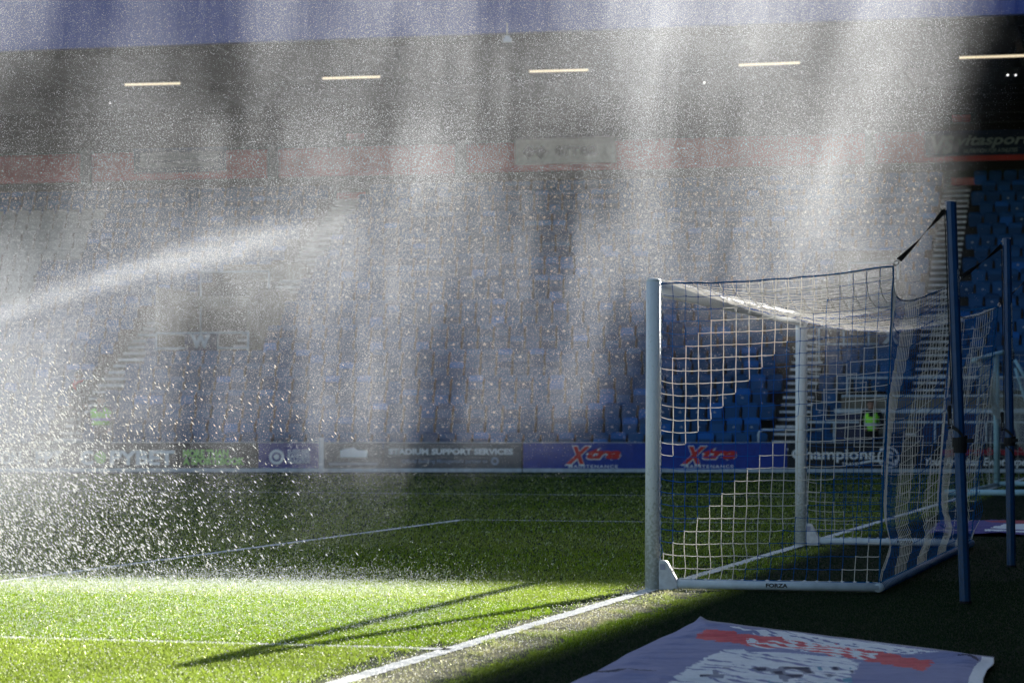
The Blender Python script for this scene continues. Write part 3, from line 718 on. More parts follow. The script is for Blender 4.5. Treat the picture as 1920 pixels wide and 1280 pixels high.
for k, a, b, x in rest:
    white = k >= 11 and x < 150-(0)-max(0, (19-k))*9+60*(k > 14)-20 and k < 20
    c_, s_ = cos(-TH), sin(-TH); X, Y, _ = S(a, b); Z = Z0+RISE*k
    tf = lambda P: [(X+p[0]*c_-p[1]*s_, Y+p[0]*s_+p[1]*c_, Z+p[2]) for p in P]
    mb.add(tf(sb.v), sb.f, 1 if white else 0); mb.add(tf(spn.v), spn.f, 1 if white else 0); mb.add(tf(sbr.v), sbr.f, 2)
    if vnoise(a*.9+k*7.3, k*3.1, 21) > .60: mb.add(tf(spl.v), spl.f, 3)
tag(mb.build('seating', [SEAT, SEATW, BRKT, PLATE]), kind='stuff')

# lower rails and navy enclosure at the right
e = empty('pitchside_enclosure', S(a_of(1740, 0), -.1)); tag(e, 'navy pitchside enclosure wall with white rails behind the goal', 'enclosure')
eo = np.array(e.location)
aL, aR = a_of(1565, 0), A1
zz_y = lambda y: HC+(HOR-y)/F*S(a_of(1740, 0), 0)[1]
for i in range(12):
    x0 = aL+i*1.05
    if i in (1, 5): continue
    mb = MB(); mb.box(x0+.02, x0+1.03, -.10, -.04, .3, zz_y(772)-.06, M=S3)
    o = mb.build('wall_panel', NAVY, e); o.location = -eo
mb = MB(); mb.box(aL, aR, 1.6, 1.75, .2, zz_y(744), M=S3); o = mb.build('rear_wall', TANW, e); o.location = -eo
mb = MB(); mb.box(aL, aR, -.15, -.09, zz_y(774), zz_y(766), M=S3); mb.box(aL-.9, aR, -.16, -.12, zz_y(793), zz_y(789), M=S3)
for i in range(0, 24): mb.tube([S(aL+i*1.05*.62, -.13, .2), S(aL+i*1.05*.62, -.13, zz_y(791))], .032, 8) if i % 2 == 0 else None
o = mb.build('front_rail', RAIL, e); o.location = -eo
mb = MB(); 
for y, b in ((742, 1.7), (708, 3.0)):
    Yb = S(a_of(1740, b), b)[1]; z = HC+(HOR-y)/F*Yb; mb.tube([S(aL, b, z), S(aR, b, z)], .034, 8)
    for i in range(5): mb.tube([S(aL+.02+i*2.7, b, z-.9), S(aL+.02+i*2.7, b, z)], .028, 8)
    
o = mb.build('rear_rail', RAIL, e); o.location = -eo
r_ = empty('guard_rail', S(AIS['D'], -.1)); tag(r_, 'curved white hand rail at the foot of the steps behind the goal', 'railing', 'railings on the stand'); ro = np.array(r_.location)
mb = MB(); pa, pb = a_of(1424, 0), a_of(1500, 0); z = zz_y(806)
mb.tube([S(pa, -.2, .3), S(pa, -.2, z-.12), S(pa+.03, -.2, z-.04), S(pa+.12, -.2, z), S(pb, -.2, z), S(pb+.6, -.2, z)], .035, 8); o = mb.build('rail_tubes', RAIL, r_, smooth=True); o.location = -ro

# ------------------------------------------------------------------ advertising boards along the pitch
BY = lambda x: 64.0-(x-960)/F*64*.04
ZT, ZB = .735, .095
def board(x0, x1, m, label):
    p0 = px(x0, 0, BY(x0)); p1 = px(x1, 0, BY(x1)); L_ = math.hypot(p1[0]-p0[0], p1[1]-p0[1]); ang = math.atan2(p1[1]-p0[1], p1[0]-p0[0])
    e = empty('advertising_board', (p0[0], p0[1], 0), ang); tag(e, label, 'board', 'advertising boards along the far touchline')
    mb = MB(); mb.box(.012, L_-.012, 0, .08, ZB, ZT); mb.build('board_panel', m, e)
    mb = MB(); mb.box(.0, L_, -.03, .09, .0, ZB-.003); mb.box(0, L_, -.008, .088, ZT+.001, ZT+.016); mb.build('board_frame', RAIL, e)
    mb = MB(); mb.tube([(L_*.3, .3, .35), (L_*.3, .08, .6)], .02, 6); mb.tube([(L_*.7, .3, .35), (L_*.7, .08, .6)], .02, 6); mb.build('stay', STEEL, e)
    return e, L_, lambda x: (x-x0)/(x1-x0)*L_, lambda y: HC+(HOR-y)/F*BY((x0+x1)/2)
def disc(e, cx_, cz, r, m, name, ri=0, n=28, sq=1, y=-.012, a0=0, a1=2*pi):
    mb = MB(); A_ = np.linspace(a0, a1, n+1); vs = []
    for a in A_: vs += [(cx_+r*cos(a), y, cz+r*sin(a)*sq), (cx_+ri*cos(a), y, cz+ri*sin(a)*sq)]
    mb.add(vs, [(2*i, 2*i+1, 2*i+3, 2*i+2) for i in range(n)]); return mb.build(name, m, e)
LT = mat('white_print', (.92, .95, .98), .6, var=.04); DKB = mat('charcoal_board', (.045, .045, .045), .5); GRB = mat('grey_board', (.06, .085, .12), .5)
BLB = mat('blue_board', (.005, .045, .38), .45); BKB = mat('black_board', (.008, .012, .022), .45); GRN = mat('green_print', (.40, .85, .16), .6); PUB = mat('royal_board', (.04, .05, .32), .5)
RDP = mat('red_print', (.72, .035, .03), .5); DRD = mat('dark_red_print', (.35, .02, .04), .5)
def T(e, xf, zf_, s, x0, x1, yb, yt, m=LT, **k):
    kw = dict(bold=.02, ext=.006); kw.update(k)
    return text('lettering', s, m, e, (xf(x0), -.006, zf_(yb)), zf_(yt)-zf_(yb), width=xf(x1)-xf(x0), **kw)
e, L_, xf, zf_ = board(-260, 134, DKB, 'charcoal advertising board at the far left, its white letters lost in the spray')
T(e, xf, zf_, 'ON', 2, 40, 869, 845); T(e, xf, zf_, 'PPT', 68, 118, 869, 845)
e, L_, xf, zf_ = board(134, 484, DKB, 'charcoal betting advertising board with white and green lettering')
T(e, xf, zf_, 'C', 152, 176, 870, 844, bold=.04); T(e, xf, zf_, 'PYBET', 207, 328, 870, 844, bold=.04)
mb = MB(); mb.box(xf(157), xf(168), -.014, -.004, zf_(859), zf_(855)); mb.build('emblem', LT, e)
disc(e, xf(189), zf_(857), .155, GRN, 'emblem')
T(e, xf, zf_, 'MORE THAN', 344, 429, 855.5, 842, m=GRN, bold=.05); T(e, xf, zf_, 'A SPORTSBOOK', 344, 459, 870, 857, m=GRN, bold=.05)
e, L_, xf, zf_ = board(484, 600, PUB, 'royal blue club advertising board with a round white crest')
disc(e, xf(519), zf_(856), .19, LT, 'emblem', .12); disc(e, xf(519), zf_(856), .07, LT, 'emblem')
T(e, xf, zf_, 'QUEENS PARK', 540, 581, 850, 842); T(e, xf, zf_, 'RANGERS', 540, 581, 859, 851); T(e, xf, zf_, 'FOUNDATION', 540, 581, 868, 860)
e, L_, xf, zf_ = board(606, 718, GRB, 'slate advertising board with a white building logo beside the white post')
mb = MB(); x0 = xf(638); x1 = xf(689); mb.prism([(x0, zf_(857)), (x1, zf_(857)), (x1, zf_(844)), (x1-.25, zf_(843)), (x0+.35, zf_(838)), (x0+.12, zf_(841)), (x0, zf_(844))], -.012, -.004); mb.build('emblem', LT, e)
mb = MB(); mb.box(xf(617), xf(709), -.012, -.004, zf_(871), zf_(867)); mb.build('emblem', mat('muted_print', (.3, .38, .5), .6), e)
e, L_, xf, zf_ = board(718, 978, GRB, 'slate advertising board with white stadium support lettering')
T(e, xf, zf_, 'STADIUM SUPPORT SERVICES', 729, 962, 851, 840.5, bold=.045)
MUT = mat('muted_print', (.28, .38, .55), .6); T(e, xf, zf_, 'Official Building Management partner to', 754, 914, 867, 860, m=MUT, bold=.01)
disc(e, xf(928), zf_(864), .10, MUT, 'emblem', .05)
def xtra(e, xf, zf_, x0):
    o = T(e, xf, zf_, 'X', x0, x0+52, 869, 835, m=LT, bold=.075, shear=.4); o.location.y = -.004
    o = T(e, xf, zf_, 'tra', x0+40, x0+108, 859.5, 839, m=LT, bold=.085, shear=.4); o.location.y = -.0035
    o = T(e, xf, zf_, 'X', x0+3, x0+49, 867.5, 836.5, m=RDP, bold=.045, shear=.4); o.location.y = -.010
    o = T(e, xf, zf_, 'tra', x0+42, x0+106, 858.5, 840, m=RDP, bold=.045, shear=.4); o.location.y = -.0095
    T(e, xf, zf_, 'MAINTENANCE', x0+8, x0+100, 876.4, 871, bold=.02, spacing=1.25)
e, L_, xf, zf_ = board(980, 1229, BLB, 'bright blue maintenance advertising board to the left of the near goalpost'); xtra(e, xf, zf_, 1058)
e, L_, xf, zf_ = board(1230, 1476, BLB, 'bright blue maintenance advertising board seen through the near side of the net'); xtra(e, xf, zf_, 1275)
e, L_, xf, zf_ = board(1477, 1728, BKB, 'black travel advertising board with white lettering and a football ring logo')
T(e, xf, zf_, 'Champions', 1484, 1640, 860, 840, bold=.022); T(e, xf, zf_, 'TRAVEL', 1578, 1613, 872.5, 866.5, bold=.02, shear=.2)
disc(e, xf(1665), zf_(857), .27, LT, 'emblem', .225); disc(e, xf(1668), zf_(852), .10, LT, 'emblem', .0, n=5)
disc(e, xf(1652), zf_(842), .05, LT, 'emblem', n=6); disc(e, xf(1679), zf_(864), .05, LT, 'emblem', n=6)
mb = MB(); P = [(xf(x), -.012, zf_(y)) for x, y in ((1612, 868), (1635, 864), (1655, 864), (1672, 868), (1681, 873))]; mb.tube(P, .03, 6); mb.build('emblem', LT, e)
e, L_, xf, zf_ = board(1729, 2080, BKB, 'black events advertising board with dark red script behind the far goal corner')
T(e, xf, zf_, 'Your Premium Event Experience', 1733, 1968, 872, 857, bold=.025, shear=.25)
T(e, xf, zf_, 'sportsbreaks.com', 1762, 2000, 852, 838, m=DRD, bold=.05, shear=.25)
e = empty('boundary_post', px(603, 884, 63.6)); tag(e, 'short white post between the blue club board and the slate board', 'post'); e.location[2] = 0
mb = MB(); mb.box(-.06, .06, -.04, .04, 0, .86); mb.build('shaft', PLAST, e); mb = MB(); mb.box(-.07, .07, -.05, .05, .86, .88); mb.build('cap', RAIL, e)

# ------------------------------------------------------------------ training goal behind, right
e = empty('training_goal', (0, 0, 0)); b0 = pg(1868, 912)
e.location = (b0[0], b0[1], 0); eo = np.array(e.location)
tag(e, 'pale portable training goal with grey netting on the turf at the right edge', 'goal')
LB = mat('training_goal_paint', (.38, .62, .72), .45, var=.15, scale=3)
f0 = pg(1770, 929); f1 = pg(2100, 930)
mb = MB(); mb.tube([(f0[0], f0[1], .06), (f1[0], f1[1], .06)], .055, 12); o = mb.build('ground_bar', LB, e, smooth=True); o.location = -eo
YP = b0[1]; zt = HC+(HOR-664)/F*YP; zt2 = HC+(HOR-676)/F*f0[1]
tb = lambda pts, r, nm: setattr((lambda mb_: (mb_.tube(pts, r, 12), mb_.build(nm, LB, e, smooth=True))[1])(MB()), 'location', -eo)
xr = b0[0]+5
tb([(b0[0], YP, 0), (b0[0], YP, zt)], .062, 'upright')
tb([(b0[0], YP, .06), (xr, YP, .06)], .05, 'rear_bar')
tb([(b0[0], YP, .05), (f0[0]+.25, f0[1], .05)], .035, 'side_bar')
pt = px(1826, 676, f0[1]+1.5); tb([pt, (b0[0], YP, zt), px(1900, 656, YP)], .05, 'crossbar')
tb([px(1903, 675, YP-.5), px(1935, 730, YP-.7)], .035, 'stay_bar')
tb([px(1903.5, 690, YP-.6), (pg(1908.5, 905)[0], YP-.6, 0)], .03, 'rear_upright')
NETG = mat('grey_cord', (.42, .44, .42), .9)
mb = MB()
def grid(P00, P10, P01, P11, nu, nv, sag, r=.005):
    P00, P10, P01, P11 = map(np.array, (P00, P10, P01, P11))
    f = lambda u, v: (P00*(1-u)+P10*u)*(1-v)+(P01*(1-u)+P11*u)*v+np.array((.06*sin(u*9+v*4), .25*sin(pi*u)*sin(pi*v), -sag*4*u*(1-u)*(1-v)+.04*sin(v*11+u*7)))
    for i in range(nu+1): mb.tube([f(i/nu, k/10) for k in range(11)], r, 3, cap=False)
    for j in range(nv+1): mb.tube([f(k/10, j/nv) for k in range(11)], r, 3, cap=False)
yf = f0[1]+.2
grid(pt, (b0[0], YP, zt), (pt[0]-.2, yf, .08), (b0[0], YP, .08), 10, 22, .05)
grid((b0[0], YP, zt), (b0[0]+3, YP, zt), (b0[0], YP+.3, .08), (b0[0]+3, YP+.3, .08), 22, 20, .1)
grid(pt, px(1930, 700, yf), px(1866, 770, yf+1), px(1930, 850, yf+1), 26, 30, .15, .0045)
grid(pt, px(1868, 668, YP-.6), px(1850, 745, yf+1.2), px(1880, 800, yf+1.2), 18, 26, .02, .0045)
o = mb.build('net', NETG, e); o.location = -eo

# ------------------------------------------------------------------ cloth banners lying on the turf
def banner(name, corners, nu, nv, paint, label, cols, amp):
    A_, B_, C_, D_ = [np.array(c) for c in corners]     # A far-left, B far-right, C near-left, D near-right (ground)
    u = np.linspace(0, 1, nu+1); v = np.linspace(0, 1, nv+1); U, Vv = np.meshgrid(u, v, indexing='ij')
    P = (A_*(1-U[..., None])+B_*U[..., None])*(1-Vv[..., None])+(C_*(1-U[..., None])+D_*U[..., None])*Vv[..., None]
    edge = np.minimum(np.minimum(U, 1-U), Vv)
    P[..., 0] += (vnoise(Vv*14, U*3, 31)-.5)*.03; P[..., 1] += (vnoise(U*16, Vv*2, 32)-.5)*.08
    wr = vnoise(P[..., 0]*1.5+P[..., 1]*.4, P[..., 1]*5-P[..., 0]*1.5, 33)*.6+vnoise(P[..., 0]*3, P[..., 1]*13, 34)*.4
    rid = (1-abs(2*wr-1))**3
    z = .024+amp*rid*smooth(0, .08, edge)*(.35+.65*smooth(.3, .8, vnoise(U*3+1, Vv*3, 35)))
    z += .02*np.exp(-((U)**2+(Vv)**2)/.0004)
    V = np.concatenate([P, z[..., None]], -1).reshape(-1, 3)
    idx = np.arange((nu+1)*(nv+1)).reshape(nu+1, nv+1)
    Fc = np.stack([idx[:-1, :-1], idx[:-1, 1:], idx[1:, 1:], idx[1:, :-1]], -1).reshape(-1, 4)
    C0 = V[Fc].mean(1); mi = paint(C0[:, 0], C0[:, 1], ((U[:-1, :-1]+U[1:, 1:])/2).ravel(), ((Vv[:-1, :-1]+Vv[1:, 1:])/2).ravel())
    Fc = Fc[:, ::-1]
    o = fast_mesh(name, V, Fc, cols, mi); o.data.polygons.foreach_set('use_smooth', [True]*len(Fc))
    sf = o.modifiers.new('s', 'SOLIDIFY'); sf.thickness = .003; sf.offset = -1
    tag(o, label, 'banner'); return o
CLP = mat('banner_purple', (.28, .30, .52), .85, var=.1, scale=60, bump=.2, stretch=(.3, 2, 1)); CLR = mat('banner_red', (.78, .11, .13), .85, var=.08, scale=40, bump=.2)
CLW = mat('banner_white', (.93, .95, .97), .85, var=.06, scale=40, bump=.2); CLG = mat('banner_grey', (.30, .32, .42), .85, var=.1, scale=40)
CLD = mat('banner_ink', (.02, .03, .09), .85); CLC = mat('banner_cyan', (.20, .42, .55), .85)
def poly_in(px_, py_, poly):
    ins = np.zeros(len(px_), bool); n = len(poly)
    for i in range(n):
        x0, y0 = poly[i]; x1, y1 = poly[(i+1) % n]
        c = ((y0 > py_) != (y1 > py_)) & (px_ < (x1-x0)*(py_-y0)/((y1-y0)+1e-12)+x0); ins ^= c
    return ins
gnd = lambda P: [pg(x, y) for x, y in P]
def paint1(X, Y, U, V):
    mi = np.zeros(len(X), int)
    j = (vnoise(X*3, Y*40, 41)-.5)*.05; XX = X+j*.8; YY = Y+(vnoise(X*8, Y*3, 42)-.5)*.04
    red = poly_in(XX, YY, gnd([(1322, 1191), (1302, 1203), (1400, 1220), (1475, 1223), (1730, 1268), (1746, 1250), (1560, 1215), (1420, 1202)])); mi[red] = 1
    # brush-stroke white lettering: ragged streaks running along the cloth
    s = .5+.5*np.sin(2*pi*(V*44+2.4*vnoise(U*2.5+V*2, V*6, 43)+.4*vnoise(U*9, V*26, 44)))+.9*(vnoise(U*4.5, V*44, 46)-.5)
    w1 = poly_in(XX, YY, gnd([(1360, 1187), (1372, 1188), (1450, 1192), (1478, 1190), (1600, 1202), (1760, 1233), (1700, 1237), (1560, 1222), (1440, 1204)])) & (s > .12)
    w2 = poly_in(XX, YY, gnd([(1400, 1206), (1470, 1212), (1560, 1222), (1650, 1236), (1620, 1248), (1520, 1232), (1400, 1220)])) & (s > .40)
    w3 = poly_in(XX, YY, gnd([(1362, 1224), (1460, 1234), (1560, 1238), (1610, 1252), (1590, 1282), (1580, 1420), (1180, 1420), (1260, 1282), (1300, 1254)])) & (s > .10)
    mi[w1 | w2 | w3] = 2
    low = poly_in(X, Y, gnd([(1330, 1262), (1600, 1258), (1570, 1420), (1150, 1420)])); t2 = vnoise(X*12, Y*5, 45)
    mi[low & (t2 > .70)] = 3; mi[low & (t2 > .80)] = 4; mi[low & (t2 < .16)] = 5
    mi[(U > .965)] = 2; mi[(V < .012)] = 3
    ink = poly_in(XX, YY, gnd([(1090, 1264), (1160, 1263), (1228, 1268), (1160, 1270)])) | poly_in(XX, YY, gnd([(1780, 1243), (1830, 1241), (1835, 1250)])); mi[ink] = 4
    return mi
cA, cB = np.array(pg(1308, 1166)), np.array(pg(1862, 1238)); dv = np.array((-.225, -.974))
banner('cloth_banner', (cA, cB, cA+dv*7.2, cB+dv*5.6), 330, 420, paint1, 'large crumpled purple banner with a red bar and white brushed lettering on the near turf', [CLP, CLR, CLW, CLG, CLD, CLC], .042)
CLP2 = mat('banner_deep_purple', (.09, .07, .30), .85, var=.1, scale=20); 
def paint2(X, Y, U, V):
    mi = np.zeros(len(X), int); s = vnoise(X*1.2, Y*3+X, 53)
    mi[poly_in(X, Y, gnd([(1842, 981), (1910, 979.5), (1990, 981), (1990, 986), (1895, 985)]))] = 1
    w_ = poly_in(X, Y, gnd([(1838, 1003), (1862, 993), (1882, 986), (2000, 985), (2000, 1012), (1900, 1006)])) & (s > .34); mi[w_] = 2
    return mi
banner('cloth_banner', (pg(1762, 978), pg(2060, 979), pg(1735, 1003), pg(2060, 1008)), 160, 120, paint2, 'second purple banner with white brushed lettering, lying farther off past the goal', [CLP2, mat('banner_deep_red', (.42, .04, .07), .85), CLW], .03)

# ------------------------------------------------------------------ people
SKIN = mat('skin', (.42, .24, .17), .6); CLTH = mat('dark_clothing', (.012, .012, .016), .9); HAIR = mat('hair', (.03, .02, .015), .8)
HV = mat('hi_vis_cloth', (.38, 1., .06), .7, var=.1, scale=9); SLV = mat('reflective_band', (.55, .60, .66), .4); REDC = mat('red_cloth', (.75, .04, .04), .8)
def person(loc, rz, H, label, joints, vest=True, red=False, vs_=1.):
    e = empty('person', loc, rz); tag(e, label, 'person')
    me = bpy.data.meshes.new('body'); V, Ed, Rr = [], [], []
    base = dict(pel=((0, 0, .53), .105), spine=((0, 0, .63), .10), chest=((0, .005, .745), .115), neck=((0, 0, .835), .038), head0=((0, -.005, .87), .05), head1=((0, -.008, .915), .062), head2=((0, -.002, .96), .055), crown=((0, .004, .988), .03))
    for s, n in ((-1, 'l'), (1, 'r')):
        base |= {n+'sh': ((s*.105, 0, .80), .05), n+'el': ((s*.135, .0, .63), .032), n+'wr': ((s*.13, -.03, .49), .020), n+'ha': ((s*.128, -.045, .45), .022),
                 n+'hip': ((s*.05, 0, .50), .062), n+'kn': ((s*.055, -.01, .28), .038), n+'an': ((s*.057, .0, .04), .025), n+'to': ((s*.063, -.07, .015), .02)}
    for k, v in joints.items(): base[k] = (v, base[k][1])
    ks = list(base); ix = {k: i for i, k in enumerate(ks)}
    V = [tuple(c*H for c in base[k][0]) for k in ks]; Rr = [base[k][1]*H*.95 for k in ks]
    E_ = [('pel', 'spine'), ('spine', 'chest'), ('chest', 'neck'), ('neck', 'head0'), ('head0', 'head1'), ('head1', 'head2'), ('head2', 'crown')]
    for n in 'lr': E_ += [('chest', n+'sh'), (n+'sh', n+'el'), (n+'el', n+'wr'), (n+'wr', n+'ha'), ('pel', n+'hip'), (n+'hip', n+'kn'), (n+'kn', n+'an'), (n+'an', n+'to')]
    me.from_pydata(V, [(ix[a], ix[b]) for a, b in E_], []); o = bpy.data.objects.new('body', me); sc.collection.objects.link(o); o.parent = e
    sk = o.modifiers.new('skin', 'SKIN'); 
    for i, r in enumerate(Rr): me.skin_vertices[0].data[i].radius = (r, r*(.8 if i < 3 else 1))
    me.skin_vertices[0].data[0].use_root = True
    ss = o.modifiers.new('sub', 'SUBSURF'); ss.levels = 2; ss.render_levels = 2
    dg = bpy.context.evaluated_depsgraph_get(); m2 = bpy.data.meshes.new_from_object(o.evaluated_get(dg)); o.modifiers.clear(); o.data = m2
    m2.materials.clear(); m2.materials.append(CLTH); m2.materials.append(SKIN)
    hp = np.array(base['neck'][0])*H
    for p in m2.polygons:
        c = p.center; p.use_smooth = True
        near_hand = any((c-__import__('mathutils').Vector(V[ix[n+'ha']])).length < .05*H for n in 'lr')
        p.material_index = 1 if (c.z > hp[2]+.02*H and abs(c.x-hp[0]) < .08*H) or near_hand else 0
    # face: eyes, nose, ears, mouth, hair
    h1 = np.array(base['head1'][0])*H; f = MB(); fr = .062*H*.95
    f.tube([h1+np.array((0, -fr*.8, .0)), h1+np.array((0, -fr*1.18, -.012*H))], .01*H, 6)
    for s in (-1, 1): f.tube([h1+np.array((s*fr*.92, 0, -.012*H)), h1+np.array((s*fr*1.0, .004*H, .012*H))], .008*H, 6)
    f.build('face_features', SKIN, e, smooth=True)
    f = MB()
    for s in (-1, 1): f.tube([h1+np.array((s*fr*.38, -fr*.78, .008*H)), h1+np.array((s*fr*.38, -fr*.86, .008*H))], .006*H, 6)
    f.build('eyes', HAIR, e)
    bm = bmesh.new(); bmesh.ops.create_icosphere(bm, subdivisions=3, radius=.066*H)
    for v in list(bm.verts):
        if v.co.z < .012*H and v.co.y < .02*H: bm.verts.remove(v)
        elif v.co.z < -.04*H: bm.verts.remove(v)
    hm = bpy.data.meshes.new('hair'); bm.to_mesh(hm); bm.free(); hm.materials.append(HAIR); ho = bpy.data.objects.new('hair', hm); sc.collection.objects.link(ho); ho.parent = e
    ho.location = tuple(h1+np.array((0, .004, .02*H)))
    if vest:
        f = MB(); cz = np.array(base['chest'][0])*H; pz = np.array(base['pel'][0])*H; n_ = 20; vs = []
        rings = [(pz*.9+cz*.1, .088, .080), (pz*.5+cz*.5, .094, .085), (cz, .118, .098), (cz+np.array((0, 0, .05*H)), .100, .080), (cz+np.array((0, 0, .075*H)), .055, .055)]
        for c, rx, ry in rings:
            for k in range(n_): t = 2*pi*k/n_; vs.append((c[0]+rx*vs_*H*cos(t)*1.0, c[1]+ry*vs_*H*sin(t), c[2]))
        fs_ = [(i*n_+k, i*n_+(k+1) % n_, (i+1)*n_+(k+1) % n_, (i+1)*n_+k) for i in range(4) for k in range(n_) if not (i >= 2 and k in (14, 15)) and not (i == 3 and k in (13, 16))]
        f.add(vs, fs_); v_ = f.build('hi_vis_vest', HV, e, smooth=True)
        f = MB(); c = pz*.5+cz*.5; vs = []
        for zz_ in (-.02, .02):
            for k in range(n_): t = 2*pi*k/n_; vs.append((c[0]+.1015*vs_*H*cos(t), c[1]+.0885*vs_*H*sin(t), c[2]+zz_*H))
        f.add(vs, [(k, (k+1) % n_, n_+(k+1) % n_, n_+k) for k in range(n_)]); b_ = f.build('reflective_band', SLV, v_)
    if red:
        f = MB(); c = np.array(base['neck'][0])*H
        f.tube([c+np.array((-.05*H, -.05*H, .015*H)), c+np.array((-.07*H, -.07*H, -.06*H)), c+np.array((-.03*H, -.10*H, -.12*H))], .022*H, 8)
        f.tube([c+np.array((.07*H, -.05*H, .02*H)), c+np.array((0, -.09*H, -.01*H)), c+np.array((-.06*H, -.08*H, -.05*H))], .020*H, 8); f.build('scarf', REDC, e, smooth=True)
    return e
kp = S(a_of(1634, -.5), -.5); person((kp[0], kp[1], .02), -TH, 1.84, 'steward in a lime hi-vis vest over dark clothing standing behind the goal', {'lsh': (-.112, 0, .80), 'lel': (-.15, .02, .65), 'rel': (.16, 0, .64), 'lwr': (-.09, -.10, .56), 'rwr': (.09, -.11, .57), 'lha': (-.05, -.12, .575), 'rha': (.05, -.12, .585)}, vs_=1.02)
kp = S(a_of(189, -.6), -.6); kz = HC+(HOR-742)/F*kp[1]
person((kp[0], kp[1], kz-1.83), -TH+.3, 1.85, 'steward in a bright hi-vis vest seen through the spray above the betting board', {'lel': (-.17, -.03, .66), 'rel': (.17, .02, .65), 'lsh': (-.13, 0, .79), 'rsh': (.13, 0, .79)}, vs_=1.42)
kp = S(a_of(148, .9), .9); kz = HC+(HOR-694)/F*kp[1]
person((kp[0], kp[1], kz-1.86), -TH+.2, 1.84, 'tall person in dark clothes with a red scarf beside the hi-vis steward', {'lel': (-.15, -.03, .66)}, vest=False, red=True)

# ------------------------------------------------------------------ end stand beside the goal (outside the picture; its roof shades the goal)
n_e = (gc, -gs); d_roof = 8.0; goff = gc*GX-gs*GY
HE = shadow_height(n_e, goff+.40, goff+d_roof)
e = empty('end_stand', G(10, d_roof)); tag(e, 'covered end stand behind the goal whose roof shades the net', 'stand'); eo = np.array(e.location)
GM = lambda l, d, z: G(l, d, z)
mb = MB(); mb.box(-45, 60, d_roof, d_roof+12, HE-.4, HE, M=GM); o = mb.build('roof', mat('end_roof_sheet', (.25, .25, .27), .6), e); o.location = -eo
mb = MB(); mb.box(-45, 60, d_roof+12, d_roof+12.3, 0, HE-.4, M=GM); o = mb.build('back_wall', DARKC, e); o.location = -eo
mb = MB(); 
for k in range(14): mb.box(-45, 60, d_roof-3+k*.8, d_roof-3+(k+1)*.8, 0, .5+.36*k, M=GM)
o = mb.build('terrace', NAVY, e); o.location = -eo

# ------------------------------------------------------------------ water spray: real droplets hanging over the pitch
def drop_mat():
    m, t, b = newmat('water_droplets'); N = t.nodes; L = t.links; N.remove(b)
    tr = N.new('ShaderNodeBsdfTranslucent'); tr.inputs[0].default_value = (.70, .74, .80, 1)
    df = N.new('ShaderNodeBsdfDiffuse'); df.inputs[0].default_value = (.62, .66, .72, 1)
    g = N.new('ShaderNodeNewGeometry'); n = N.new('ShaderNodeTexNoise'); n.inputs['Scale'].default_value = 3; L.new(g.outputs['Position'], n.inputs['Vector'])
    mx = N.new('ShaderNodeMixShader'); mx.inputs[0].default_value = .25; L.new(tr.outputs[0], mx.inputs[1]); L.new(df.outputs[0], mx.inputs[2])
    L.new(mx.outputs[0], N['Material Output'].inputs[0]); return m
DROP = drop_mat(); DROPB = drop_mat(); DROPB.name = 'bright_drops'
for nd in DROPB.node_tree.nodes:
    if nd.type.startswith('BSDF'): nd.inputs[0].default_value = (.98, .98, .96, 1)
YR = 21.55; MIST_K = .115
